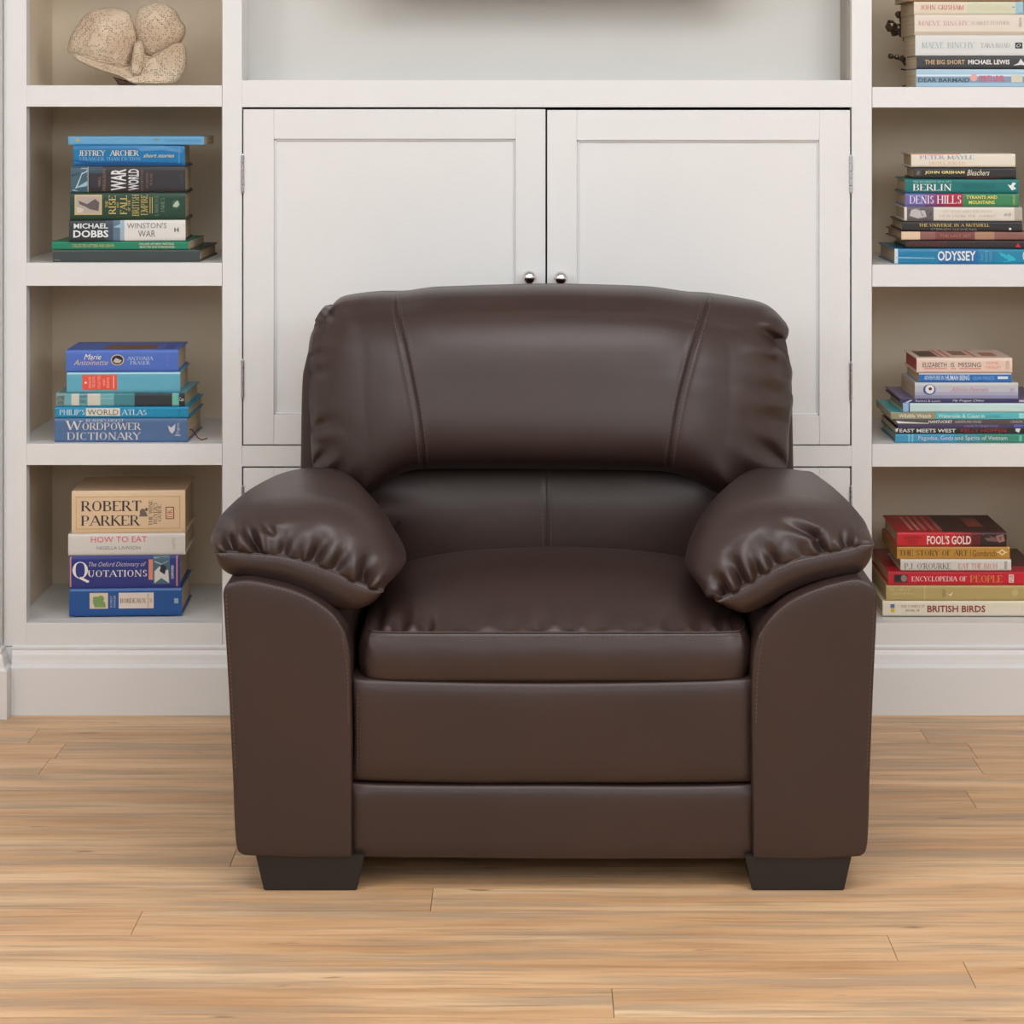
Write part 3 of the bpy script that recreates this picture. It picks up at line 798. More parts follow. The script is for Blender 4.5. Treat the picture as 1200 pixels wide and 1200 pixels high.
# ------------------------------------------------------------------ books
mc = {}
def cmat(rgb, rough=.38, kind='c'):
    k = (tuple(rgb), rough, kind)
    if k not in mc: mc[k] = simple('book_'+kind, rgb, rough, 0, .5)
    return mc[k]
def pages_mat():
    m, nt, b = new_mat('paper_pages')
    co = node(nt, 'ShaderNodeTexCoord').outputs['Object']
    n, _ = noise(nt, co, 1, 2, .6, (3, 3, 1500))
    col = ramp(nt, n, [(.35, lin((176, 158, 130))), (.65, lin((214, 198, 172)))])
    nt.links.new(col, b.inputs['Base Color']); b.inputs['Roughness'].default_value = .9
    return m
M['pages'] = pages_mat()
DS = 4.345
YAW = {'books stacked under the coral': 4.0, 'books stacked in the cubby above the wine guide': 2.0, 'books stacked in the lowest left cubby': 2.5, 'books stacked in the second right cubby': -2.5}
KS = DS/F
def book(stack, x0, x1, y0, y1, col, label, deco=(), hard=True, depth=.17, yaw=0, dd=0., pages_col=None, rough=.38, top=None, bulge=.0028, group=None):
    """x0..x1, y0..y1: the spine in photo pixels. stack = (photo y of the shelf edge, world z of the shelf top)"""
    yb, zb = stack
    t = (y1-y0)*KS-.0005; z = zb+(yb-y1)*KS+.0003
    w = (x1-x0)*KS; xc = PX((x0+x1)/2, DS)
    if group in YAW and w < .245: yaw = YAW[group]
    r = empty('book', (xc, DS+dd, z), label, 'book', group, rz=math.radians(yaw))
    bt = .0026 if hard else .0007
    bt = min(bt, t*.2)
    bul = min(bulge, t*.18)
    QS = (1-np.cos(np.linspace(0, math.pi, 15)))/2
    def prof(q): return -bul*(1-abs(2*q-1)**8)
    # cover: one C-shaped wrap
    O = [(depth, 0)]+[(prof(q), q*t) for q in QS]+[(depth, t)]
    I = [(depth, bt)]+[(prof(q)+bt, bt+(t-2*bt)*q) for q in QS]+[(depth, t-bt)]
    n = len(O); V = []
    for X in (-w/2, w/2):
        for q in O: V.append((X, *q))
        for q in I: V.append((X, *q))
    Fc = []
    for k in range(n-1):
        Fc.append((k, k+1, 2*n+k+1, 2*n+k)); Fc.append((n+k+1, n+k, 3*n+k, 3*n+k+1))
        Fc.append((k+1, k, n+k, n+k+1)); Fc.append((2*n+k, 2*n+k+1, 3*n+k+1, 3*n+k))
    Fc.append((0, 2*n, 3*n, n)); Fc.append((n-1, 2*n-1, 4*n-1, 3*n-1))
    mesh('cover', V, Fc, cmat(col, rough), r)
    ins = .0042 if hard else .0002
    bm = bmesh.new(); bm_box(bm, -w/2+ins, w/2-ins, bt+.0005, depth-ins, bt, t-bt)
    for v in bm.verts: v.co.y += 0
    V = [v.co[:] for v in bm.verts]; Fc = [[v.index for v in f.verts] for f in bm.faces]; bm.free()
    mesh('pages', V, Fc, cmat(pages_col, .9, 'p') if pages_col else M['pages'], r)
    if top:           # printed panel on the upper board
        for ti, (fx0, fx1, fy0, fy1, c) in enumerate(top):
            V = [(-w/2+w*fx0, depth*fy0, t+.0001+.00004*ti), (-w/2+w*fx1, depth*fy0, t+.0001+.00004*ti), (-w/2+w*fx1, depth*fy1, t+.0001+.00004*ti), (-w/2+w*fx0, depth*fy1, t+.0001+.00004*ti)]
            mesh('cover_print', V, [(0, 1, 2, 3)], cmat(c, .4), r)
    lay = 0
    def put(name, V2, Fc, c, lift, rg=.4):
        # V2: photo pixel coordinates on the spine
        out = []
        for (a_, b2) in V2:
            X = (a_-(x0+x1)/2)*KS; Z = (y1-b2)*KS
            q = min(max(Z/t, 0.0), 1.0)
            out.append((X, prof(q)-lift, min(max(Z, 0.0002), t-.0002)))
        mesh(name, out, Fc, cmat(c, rg), r)
    for d in deco:
        k = d[0]
        if k == 'r':       # painted band or panel
            _, a0, a1, b0, b1_, c = d; lay += 1
            a0 = max(a0, x0+.05); a1 = min(a1, x1-.05); b0 = max(b0, y0+.3); b1_ = min(b1_, y1-.3)
            V2 = []; Fc = []; m = 14
            for j in range(m+1):
                yy = b1_+(b0-b1_)*(1-math.cos(math.pi*j/m))/2; V2 += [(a0, yy), (a1, yy)]
            for j in range(m): Fc.append((2*j, 2*j+1, 2*j+3, 2*j+2))
            put('spine_panel', V2, Fc, c, .00015+.00006*lay)
        elif k == 'c':     # round or oval emblem
            _, cx, cy, ra, rb_, c = d; lay += 1
            V2 = [(cx, cy)]+[(cx+ra*math.cos(i*math.pi/12), cy-rb_*math.sin(i*math.pi/12)) for i in range(24)]
            put('emblem', V2, [(0, i+1, (i+1) % 24+1) for i in range(24)], c, .00020+.00006*lay)
        elif k == 'p':     # free shape
            _, pts, c = d; lay += 1
            put('emblem', pts, [tuple(range(len(pts)))[::-1]], c, .00022+.00006*lay)
        elif k in ('t', 's', 'i', 'b', 'T', 'S', 'B', 'm'):   # lettering fitted to its box; capitals: turned a quarter
            _, txt, a0, a1, b0, b1_, c = d; lay += .5
            kk = k.lower()
            V2, Fc = serif_mesh(txt) if kk == 's' else font_mesh(txt, kk == 'b', .35 if kk == 'i' else 0)
            ar = np.array(V2); mn, mx = ar.min(0), ar.max(0)
            if kk == 's': mn[1] = min(mn[1], 0) if 'Q' in txt else 0; mx[1] = max(mx[1], 1)
            nn = (ar-mn)/np.maximum(mx-mn, 1e-6)
            if k.isupper(): V2 = [(a0+(a1-a0)*(1-q[1]), b1_+(b0-b1_)*q[0]) for q in nn]
            else: V2 = [(a0+(a1-a0)*q[0], b1_+(b0-b1_)*q[1]) for q in nn]
            put('lettering', V2, Fc, c, .00035+.00006*lay)
    return r
def shelf_z(py): return PZ(py, DW)
gold = (214, 186, 110); crm = (228, 216, 196); wht = (236, 234, 230)

# --- left, second cubby
S = (308.0, shelf_z(308)); g = 'books stacked under the coral'
book(S, 62, 234, 293.5, 308, (58, 68, 68), 'dark grey-green hardback lying at the bottom of the stack below the coral', [('t', 'PRESS', 64, 71, 305, 307, (150, 150, 140))], depth=.24, group=g, bulge=.001)
book(S, 61, 221, 283.5, 293.5, (18, 128, 96), 'thin bright green book with tiny gold and white spine lettering', [('t', 'COLLECTED LETTERS AND ESSAYS', 85, 134, 287, 290.5, gold), ('t', 'VOLUME OF NEW WRITING', 163, 204, 285.5, 288, crm), ('t', 'SELECTED AND INTRODUCED', 164, 205, 289, 291.5, crm)], hard=False, depth=.2, group=g)
book(S, 82, 217, 258.5, 283.5, (46, 52, 58), 'hardback with a half charcoal, half white spine, above the thin green book',
     [('r', 146, 217, 258, 284, (222, 219, 214)), ('r', 141, 146, 258, 284, (158, 178, 192)), ('r', 133, 141, 258, 284, (92, 118, 138)), ('r', 124, 133, 258, 284, (62, 78, 92)), ('p', [(133, 267), (143, 262.5), (143, 268)], (150, 190, 210)),
      ('b', 'MICHAEL', 87.5, 127, 262.5, 268.5, (225, 232, 234)), ('b', 'DOBBS', 87, 127.5, 270.5, 279, (236, 240, 240)),
      ('t', "WINSTON'S", 149, 195, 262, 268.5, (120, 124, 128)), ('t', 'WAR', 162, 182, 271, 278.5, (110, 114, 118)), ('b', 'H', 204, 209, 268, 273, (60, 60, 60))], group=g, depth=.155)
book(S, 83, 217, 226.5, 258.5, (26, 62, 46), 'dark green hardback with a framed picture and gold upright lettering on its spine',
     [('r', 88.5, 120, 229, 252.5, (206, 180, 120)), ('r', 90, 118.5, 230.5, 251, (178, 166, 156)), ('p', [(93, 236), (103, 240), (112, 234), (117, 238), (116, 248), (106, 246), (101, 243), (94, 240)], (96, 84, 84)), ('p', [(91, 243), (99, 246), (97, 250), (91, 250)], (206, 198, 188)),
      ('S', 'THE', 124, 127, 236, 244, gold), ('S', 'RISE', 128, 136, 230, 252, gold), ('S', 'AND', 137, 139.5, 238, 245, gold), ('S', 'FALL', 141, 149, 230, 252, gold), ('S', 'OF THE', 150, 153, 235, 248, gold),
      ('S', 'BRITISH', 155, 163, 229, 254, (186, 168, 92)), ('S', 'EMPIRE', 165, 173, 229, 253, (186, 168, 92)), ('r', 175.5, 176.2, 232, 251, gold), ('r', 178, 178.7, 232, 251, gold),
      ('S', 'LAWRENCE', 181, 185.5, 230, 254, (104, 136, 112)), ('S', 'JAMES', 188, 192.5, 233, 250, (104, 136, 112)), ('c', 206, 240.5, 5, 5.4, (44, 92, 70)), ('p', [(202, 243), (205, 238), (208, 236), (210, 241), (207, 244)], (178, 190, 170))], group=g, depth=.155)
book(S, 84, 217, 195, 226.5, (44, 42, 48), 'near-black hardback with big white upright letters and a pale blue streak at its left end',
     [('r', 84, 104, 195, 226, (60, 92, 108)), ('p', [(89, 222), (96, 198), (103, 198), (103, 202), (97, 205), (92, 219)], (190, 214, 222)), ('p', [(85, 224), (93, 219), (103, 213), (103, 218), (92, 225)], (152, 188, 204)), ('p', [(85, 197), (97, 197), (94, 204), (85, 208)], (28, 40, 56)), ('r', 103.6, 104.2, 196, 226, (200, 204, 206)),
      ('r', 104.4, 121, 195.4, 204, (50, 70, 86)), ('T', 'NIALL', 115.5, 118.5, 208, 219, (146, 112, 88)), ('T', 'FERGUSON', 121, 124.5, 199, 224, (146, 112, 88)), ('B', 'WAR', 130.5, 148, 199, 224, (226, 224, 226)), ('B', 'WORLD', 150.5, 163, 199, 224, (214, 212, 216)),
      ('T', "HISTORY'S AGE", 165, 168, 200, 224, (134, 104, 82)), ('T', 'OF HATRED', 171, 174, 203, 222, (134, 104, 82)), ('T', 'THE', 176, 178.5, 204, 219, (134, 104, 82)), ('T', 'PENGUIN', 212, 213.5, 205, 216, (90, 90, 94))], group=g, depth=.155)
book(S, 87, 216, 170.5, 195, (20, 116, 174), 'glossy mid-blue hardback with pale gold capitals, second from the top below the coral',
     [('p', [(160, 174), (190, 172.5), (213, 176), (213, 180), (190, 177), (165, 178)], (70, 140, 190)), ('p', [(88, 188), (110, 191), (140, 190), (213, 192), (213, 194), (88, 194)], (16, 78, 142)),
      ('s', 'JEFFREY', 93.5, 124, 177, 183.5, (232, 222, 190)), ('s', 'ARCHER', 129, 163, 177, 183.5, (232, 222, 190)), ('s', 'STRANGER THAN FICTION', 94, 165, 185, 189, (120, 170, 208)), ('i', 'short stories', 168, 204, 181, 185.5, (220, 214, 170)), ('r', 209, 210, 173, 193, (90, 150, 195))], group=g, depth=.15, rough=.22)
book(S, 80, 239, 160.5, 170.5, (96, 164, 206), 'thin pale sky-blue book lying on top of the stack below the coral',
     [('c', 91, 165, 4, 1.6, (180, 160, 110)), ('t', 'A POCKET GUIDE TO THE ISLANDS AND THE COAST', 103, 172, 163.5, 166.5, (126, 178, 206)), ('c', 183, 164.5, 4, 1.5, (120, 140, 160)), ('t', 'ILLUSTRATED EDITION', 193, 235, 164.5, 167, (70, 130, 170))], hard=False, depth=.13, group=g, bulge=.0008)

# --- left, third cubby
S = (520.0, shelf_z(520)); g = 'books stacked in the cubby above the wine guide'
book(S, 64, 220, 491.5, 519.8, (80, 110, 152), 'slate-blue dictionary with silver lettering at the bottom of its stack',
     [('s', "READER'S DIGEST", 101, 145, 492.8, 496, (205, 208, 214)), ('s', 'W', 77, 97, 494.6, 505.5, (222, 218, 212)), ('s', 'ORDPOWER', 97, 166, 497, 505.5, (216, 210, 202)), ('s', 'DICTIONARY', 79, 166, 508, 517, (210, 206, 204)),
      ('p', [(197, 500), (201, 503), (206, 498), (205, 506), (202, 510), (199, 507)], (206, 206, 210)), ('T', 'Digest', 207, 211, 497, 511, (206, 206, 210)), ('r', 205, 212, 511.5, 512.3, (206, 206, 210))], depth=.19, group=g, rough=.3)
book(S, 65, 221, 478, 491.5, (16, 140, 184), 'thin bright blue atlas with a cream box in its title',
     [('r', 101, 141, 480, 489, (220, 216, 200)), ('s', "PHILIP'S", 70, 99.5, 481.5, 488, (214, 226, 232)), ('t', 'WORLD', 103, 139, 481.5, 488, (84, 84, 78)), ('s', 'ATLAS', 142.5, 172, 481.5, 488, (214, 226, 232)), ('s', "P", 209, 213, 482, 488, (16, 110, 158))], depth=.19, group=g)
book(S, 66, 217, 462, 478, (110, 170, 180), 'worn hardback with a torn teal, cream and black dust jacket',
     [('r', 66, 76, 462, 478, (128, 150, 146)), ('r', 84, 93, 463, 477, (206, 206, 194)), ('r', 103, 118, 463, 477, (206, 206, 190)), ('r', 134, 158, 462, 478, (66, 132, 142)), ('r', 158, 202, 462, 478, (44, 54, 60)), ('p', [(202, 464), (207, 463.5), (209, 471), (214, 476), (203, 476)], (110, 190, 168)), ('r', 210, 217, 462, 478, (34, 38, 40)),
      ('t', 'LETTERS', 67.5, 76, 466, 470, (40, 46, 50)), ('t', 'HOME', 68, 75, 471.5, 476, (40, 46, 50)), ('t', 'AND OTHER', 94, 102, 465, 468, (60, 70, 70)), ('t', 'TRAVELS', 94, 102, 470, 474, (60, 70, 70)), ('t', 'Cape', 210.5, 216, 467, 473, (214, 214, 206)), ('r', 118.5, 134, 468, 469, (150, 196, 200))], depth=.18, group=g)
book(S, 79, 211, 437.5, 462, (96, 172, 196), 'light turquoise hardback with a red label on its spine',
     [('r', 79, 211, 438.5, 440, (176, 214, 224)), ('r', 97, 137.5, 440.5, 458.5, (232, 88, 72)), ('c', 101, 450, 1.3, 1.3, (248, 220, 210)), ('T', 'BOOKS OF', 104.5, 107.5, 443, 456, (246, 190, 176)), ('T', 'THE SOUTH', 109, 112, 443, 456, (246, 190, 176)), ('T', 'COLLECTED', 115, 118, 442, 457, (246, 190, 176)), ('T', 'AND', 121, 123.5, 446, 454, (246, 190, 176)), ('T', 'ESSAYS', 125.5, 128.5, 444, 456, (246, 190, 176)), ('r', 133, 134, 442, 457, (246, 190, 176))], depth=.15, group=g)
book(S, 78, 209, 411.5, 437.5, (78, 112, 196), 'periwinkle-blue hardback with a round portrait on its spine, top of its stack',
     [('i', 'Marie', 99, 119, 416.5, 423, (240, 228, 196)), ('i', 'Antoinette', 87, 127, 423, 429.5, (206, 186, 160)), ('c', 138, 423.5, 7.8, 6.4, (214, 190, 150)), ('c', 138, 423.5, 6.6, 5.4, (40, 36, 42)), ('p', [(133, 425), (136, 421), (139, 422.5), (143, 424), (141, 427), (136, 427)], (196, 190, 186)),
      ('s', 'ANTONIA', 149, 180, 419.5, 424, (190, 204, 232)), ('s', 'FRASER', 153, 176, 424.8, 429, (190, 204, 232)), ('T', 'PHOENIX', 194, 198, 418, 431, (112, 134, 210))], depth=.145, group=g, top=[(.32, .78, .1, .6, (136, 92, 74)), (.85, .95, .1, .7, (70, 88, 170))])
# ribbon marker of the dictionary
rb_ = bpy.data.objects
V, Fc = tube([P(219, 505, 4.40), P(224, 503, 4.39), P(228, 507, 4.375), P(232, 513, 4.365), P(236, 515.5, 4.36), P(243, 513.8, 4.37)], .0011, 6)
dict_o = [o for o in bpy.data.objects if o.get('label', '').startswith('slate-blue dictionary')][0]
wmesh('ribbon_marker', V, Fc, simple('dark_red_ribbon', (110, 30, 38), .7), dict_o, True, label='dark red ribbon')

# --- left, bottom cubby
S = (730.0, shelf_z(730)); g = 'books stacked in the lowest left cubby'
Z = dict(dd=.03)
book(S, 78, 210, 695.5, 728.5, (24, 84, 152), 'royal blue hardback with cream labels, lowest book on the left side',
     [('r', 102, 123.5, 701, 719.5, (226, 208, 178)), ('p', [(106, 712), (106, 706), (111, 705), (114, 709), (120, 712), (121, 718), (108, 718)], (128, 160, 96)), ('c', 115, 708, 4, 4, (128, 160, 96)), ('T', 'ROBERT', 126, 128.5, 704, 718, (180, 196, 214)), ('T', 'PARKER', 130, 132.5, 704, 718, (180, 196, 214)),
      ('r', 136, 177, 701, 719.5, (230, 214, 200)), ('s', 'BORDEAUX', 138, 168, 707.5, 713, (110, 84, 74)), ('r', 169.5, 170, 702, 719, (180, 150, 100)), ('r', 171, 171.5, 702, 719, (180, 150, 100)), ('r', 172.5, 175, 708, 713, (206, 180, 150)), ('r', 201, 206, 708, 714, (150, 180, 190)), ('r', 80, 209, 697, 699, (70, 116, 184))], depth=.17, group=g, rough=.28, **Z)
book(S, 78, 208, 657, 695.5, (42, 56, 132), 'indigo reference hardback with a large swash capital on its spine',
     [('r', 79, 80.5, 658, 694, (214, 150, 132)), ('r', 203.5, 205, 658, 694, (214, 150, 132)), ('r', 171, 176, 662, 686, (222, 142, 116)), ('r', 176, 196, 657.5, 691, (74, 108, 128)), ('p', [(178, 660), (194, 658), (194, 664), (186, 668), (178, 665)], (196, 206, 204)), ('p', [(178, 676), (184, 670), (188, 676), (194, 674), (195, 690), (186, 684), (178, 690)], (214, 214, 206)), ('p', [(186, 668), (192, 670), (190, 680), (184, 676)], (40, 50, 60)),
      ('s', 'Q', 82, 102, 664, 689, (238, 234, 228)), ('i', 'The Oxford Dictionary of', 101, 168, 664.5, 671.5, (196, 190, 210)), ('s', 'UOTATIONS', 100, 169, 674, 682, (238, 234, 228)), ('B', 'OXFORD', 197.5, 200.5, 669, 685, (226, 222, 226))], depth=.15, group=g, rough=.28, **Z)
book(S, 77, 214, 631, 657, (218, 213, 206), 'white cookery paperback with thin pink title letters',
     [('t', 'HOW TO EAT', 103.5, 169, 634.5, 641.5, (226, 92, 112)), ('t', 'NIGELLA LAWSON', 110.5, 161.5, 646, 650, (142, 136, 132)), ('T', 'CHATTO', 199, 202.5, 637, 650, (160, 154, 150))], depth=.17, group=g, **Z)
book(S, 81, 214, 580.5, 631, (226, 196, 160), 'thick beige hardback with a gold border and bold dark serif letters',
     [('r', 86, 208, 587.5, 588.2, (206, 168, 92)), ('r', 86, 208, 625, 625.7, (206, 168, 92)), ('r', 86, 86.7, 588, 625, (206, 168, 92)), ('r', 207.3, 208, 588, 625, (206, 168, 92)),
      ('s', 'ROBERT', 92, 162.5, 592.5, 604.5, (62, 56, 62)), ('s', 'PARKER', 92, 161.5, 609.5, 621.5, (62, 56, 62)), ('S', 'THE WINE', 171, 175.5, 592, 622, (120, 104, 86)), ('S', "BUYER'S", 176.5, 181, 595, 620, (120, 104, 86)), ('S', 'GUIDE', 181.5, 186, 597, 617, (120, 104, 86)),
      ('c', 164, 606, 3.2, 4, (110, 96, 84)), ('c', 168.5, 603, 1.8, 2, (110, 96, 84)), ('p', [(160, 611), (170, 611), (168, 606), (162, 606)], (110, 96, 84)),
      ('r', 191, 201, 600, 614.5, (120, 84, 60)), ('r', 192, 200, 601, 613.5, (228, 196, 160)), ('S', 'DK', 192.8, 199, 602.5, 612.5, (196, 96, 54))], depth=.165, group=g, **Z)

# --- right, top cubby
S = (102.0, shelf_z(102)); g = 'books stacked in the top right cubby'
book(S, 1073.5, 1212, 81, 101.8, (164, 194, 214), 'pale blue glossy paperback with a pink patch, bottom of the top right stack',
     [('r', 1074, 1212, 90, 97, (124, 152, 174)), ('r', 1074, 1212, 87.5, 89.5, (214, 228, 236)), ('b', 'DEAR BARMAID', 1076, 1136, 91.5, 96.5, (60, 74, 88)), ('c', 1141, 91, 4.2, 4.4, (224, 162, 156)), ('b', 'SPIRITS LEVEL', 1147, 1177, 88.5, 95.5, (204, 84, 104)), ('r', 1185, 1198, 88, 96.5, (210, 204, 180))], hard=False, depth=.125, group=g, rough=.2, bulge=.001)
book(S, 1074, 1212, 65.5, 80.8, (42, 42, 46), 'black paperback with tan and white capitals between two pale books',
     [('b', 'THE BIG SHORT', 1083.5, 1130.5, 70, 75.5, (188, 158, 118)), ('b', 'MICHAEL LEWIS', 1134.5, 1183, 70, 75.5, (232, 230, 226)), ('p', [(1187, 77), (1193, 74), (1196, 69), (1200, 74), (1203, 77), (1196, 76)], (220, 220, 220))], hard=False, depth=.125, group=g, bulge=.001)
book(S, 1072.5, 1212, 41, 65.3, (214, 215, 212), 'thick pale grey paperback with faded blue capitals',
     [('s', 'MAEVE', 1080, 1106, 49.5, 56.5, (160, 184, 190)), ('s', 'BINCHY', 1110, 1142, 49.5, 56.5, (160, 184, 190)), ('s', 'TARA ROAD', 1149, 1183, 50.5, 56, (164, 164, 158)), ('r', 1189.5, 1198, 50, 57, (44, 40, 40)), ('i', 'O', 1191, 1196, 51.5, 55.5, (210, 210, 210))], hard=False, depth=.135, group=g, bulge=.001)
book(S, 1071.5, 1212, 17, 41, (222, 210, 196), 'cream paperback with dusty pink capitals above the pale grey one',
     [('s', 'MAEVE BINCHY', 1076, 1135, 24.5, 30, (206, 160, 154)), ('s', 'SCARLET FEATHER', 1138, 1183, 25, 29, (184, 168, 154)), ('T', 'ORION', 1194, 1197, 21, 32, (110, 96, 90)), ('r', 1072, 1212, 37, 40, (200, 184, 160))], hard=False, depth=.16, group=g, bulge=.001)
book(S, 1071, 1199, 1.8, 17, (220, 204, 184), 'cream paperback with red capitals and a pale blue end, near the top picture edge',
     [('r', 1133, 1190, 2, 17, (206, 206, 180)), ('r', 1190, 1199, 2, 17, (150, 192, 206)), ('s', 'JOHN GRISHAM', 1078.5, 1129, 6, 11.5, (196, 108, 84)), ('s', 'THE BRETHREN', 1138, 1182, 7, 11, (220, 208, 160)), ('r', 1186, 1189, 8, 9, (130, 120, 100))], hard=False, depth=.16, group=g, bulge=.001)
book(S, 1064, 1196, -14, 1.6, (150, 116, 84), 'brown-edged book cut off by the top picture edge, top of the right stack', [], hard=False, depth=.16, group=g, bulge=.001)

# --- right, second cubby
S = (310.2, shelf_z(310.2)); g = 'books stacked in the second right cubby'
book(S, 1048, 1232, 292, 310.2, (28, 124, 168), 'large bright blue hardback with tall white capitals, bottom of the second right stack',
     [('r', 1048, 1052, 292.5, 310, (206, 216, 218)), ('r', 1100, 1146, 292.5, 310, (30, 106, 164)), ('r', 1166, 1232, 292.5, 310, (16, 130, 168)), ('p', [(1170, 296), (1180, 300), (1186, 294), (1190, 306), (1176, 308)], (40, 176, 196)), ('p', [(1050, 302), (1095, 303), (1095, 304), (1050, 303.4)], (140, 190, 210)),
      ('b', 'ODYSSEY', 1098.5, 1143, 295, 306.5, (226, 228, 224)), ('T', 'PLAY', 1149, 1152, 297, 306, (110, 180, 200)), ('T', 'THE DEFINITIVE', 1154, 1157, 295, 308, (110, 180, 200)), ('T', 'TOUR GUIDE', 1159, 1162, 296, 307, (110, 180, 200)), ('b', 'ODYSSEY', 1198, 1228, 295, 306.5, (226, 228, 224))], depth=.2, group=g, rough=.3)
book(S, 1062, 1200, 282.3, 292, (38, 32, 34), 'thin black book with faint dark red lettering and a red corner',
     [('t', 'THE TALE OF THE SCARLET CITY', 1064, 1110, 285, 289, (132, 28, 44)), ('p', [(1189, 290.5), (1192, 285.5), (1195.5, 290.5)], (200, 34, 54))], depth=.2, group=g)
book(S, 1056, 1206, 272, 282.3, (138, 92, 84), 'thin reddish-brown book with a cream left end on its spine',
     [('r', 1056, 1078, 272.4, 282, (224, 196, 166)), ('r', 1096, 1142, 272.4, 282, (120, 66, 62)), ('r', 1142, 1165, 272.4, 282, (170, 130, 106)), ('t', 'THE LAST SET', 1101, 1137, 275.5, 279, (176, 120, 108))], depth=.19, group=g)
book(S, 1057, 1197, 260, 272, (38, 36, 38), 'black hardback with a gold title and grey capitals beneath',
     [('s', 'THE UNIVERSE IN A NUTSHELL', 1077, 1159, 263, 266.5, (224, 196, 112)), ('t', 'STEPHEN HAWKING', 1091, 1144, 268.5, 271.5, (150, 148, 146)), ('c', 1183, 269, 1.4, 1.4, (230, 230, 226))], depth=.19, group=g)
book(S, 1060, 1197, 243.3, 260, (222, 216, 206), 'white hardback with a grey photograph at the left end of its spine',
     [('r', 1063, 1094, 243.8, 259.6, (96, 88, 92)), ('p', [(1068, 247), (1076, 245), (1084, 248), (1086, 255), (1076, 257), (1066, 254)], (190, 184, 184)), ('p', [(1078, 247), (1088, 245), (1092, 252), (1086, 258), (1081, 254)], (58, 52, 56)), ('r', 1188, 1197, 243.6, 259.6, (182, 172, 160)),
      ('s', 'THE ROAD AND THE RIVER', 1104, 1162, 247, 250, (216, 190, 166)), ('s', 'VIEW FROM THE SUMMIT', 1100, 1167, 252.5, 255.5, (196, 176, 150)), ('i', 'arch', 1176, 1184, 250, 254, (110, 100, 96))], depth=.165, group=g)
book(S, 1061, 1193, 227.3, 243.3, (104, 100, 170), 'hardback with a violet, red and green banded spine',
     [('r', 1084, 1096, 227.6, 243, (116, 74, 132)), ('r', 1096, 1108, 227.6, 243, (140, 50, 92)), ('r', 1108, 1128, 227.6, 243, (168, 38, 62)), ('r', 1128, 1193, 227.6, 243, (54, 128, 84)),
      ('s', 'DENIS', 1066, 1094, 230, 239.5, (236, 226, 236)), ('s', 'HILLS', 1098, 1126, 230, 239.5, (236, 226, 236)), ('b', 'TYRANTS AND', 1132, 1168, 230, 234, (226, 212, 96)), ('b', 'MOUNTAINS', 1135, 1165, 236, 240, (226, 212, 96)), ('T', 'LONDON', 1186, 1188.5, 229, 241, (190, 200, 110))], depth=.165, group=g)
book(S, 1061, 1193, 210.5, 227.3, (0, 112, 112), 'deep teal hardback with a white title and a white swirl at its right end',
     [('t', 'THE BIOGRAPHY OF A CITY', 1070, 1115, 212.8, 215.3, (156, 206, 200)), ('s', 'BERLIN', 1070, 1115, 216.5, 224.3, (232, 238, 234)), ('p', [(1180, 217), (1184, 218), (1186, 214.5), (1190, 215.5), (1187, 219), (1190, 222), (1185, 224), (1182, 220)], (226, 234, 230)), ('s', 'CHRISTOPHER MEAD', 1126, 1166, 217, 222, (0, 90, 94))], depth=.165, group=g)
book(S, 1071, 1190, 197, 210.3, (36, 34, 34), 'slim black hardback with gold capitals and white script',
     [('b', 'JOHN GRISHAM', 1084, 1130, 201, 205.5, (232, 214, 138)), ('i', 'Bleachers', 1133, 1159, 200, 206.5, (232, 222, 196)), ('r', 1072, 1080, 200, 207, (58, 56, 52)), ('i', 'B', 1074, 1078, 201.5, 206, (140, 132, 110)), ('r', 1133, 1170, 208.8, 209.6, (150, 20, 40))], depth=.14, group=g)
book(S, 1068, 1189, 180.8, 196.8, (226, 218, 202), 'cream hardback with blue and orange lettering on top of the second right stack',
     [('s', 'PETER MAYLE', 1078, 1141, 182.8, 187.5, (124, 154, 176)), ('s', 'HOTEL PASTIS', 1089, 1131, 190.5, 193.8, (224, 160, 116)), ('r', 1068, 1125, 181.1, 181.9, (216, 96, 50))], depth=.15, group=g)

# --- right, third cubby
S = (520.5, shelf_z(520.5)); g = 'books stacked in the third right cubby'
book(S, 1049, 1222, 510, 520.5, (60, 150, 186), 'blue to green hardback with pale script-like title, bottom of the third right stack',
     [('r', 1120, 1150, 510.3, 520.2, (52, 140, 150)), ('r', 1150, 1222, 510.3, 520.2, (50, 136, 112)), ('r', 1064, 1066, 511, 520, (120, 190, 210)), ('r', 1068, 1070, 511, 520, (120, 190, 210)), ('t', 'Pagodas, Gods and Spirits of Vietnam', 1076, 1180, 512.2, 518.8, (216, 204, 226)), ('r', 1194, 1197, 512, 519, (110, 190, 160))], depth=.18, group=g)
book(S, 1050, 1222, 502.8, 510, (36, 34, 38), 'thin black book with white and dark red wide capitals',
     [('b', 'EAST MEETS WEST', 1054, 1120, 504.4, 508.6, (216, 216, 212)), ('t', 'KELLY HOPPEN', 1126, 1179, 504.4, 508.4, (176, 32, 62)), ('p', [(1190, 504), (1196, 504), (1194, 509), (1190, 507)], (222, 222, 222)), ('p', [(1049, 505), (1053, 503), (1051, 509)], (220, 220, 216))], hard=False, depth=.18, group=g, bulge=.0005)
book(S, 1053, 1222, 499, 502.8, (74, 62, 104), 'very thin purple booklet above the thin black book',
     [('t', 'A GUIDE TO THE BEST PLACES', 1130, 1170, 500, 502.3, (150, 140, 190)), ('r', 1188, 1199, 499.5, 502.4, (90, 100, 190))], hard=False, depth=.17, group=g, bulge=.0003)
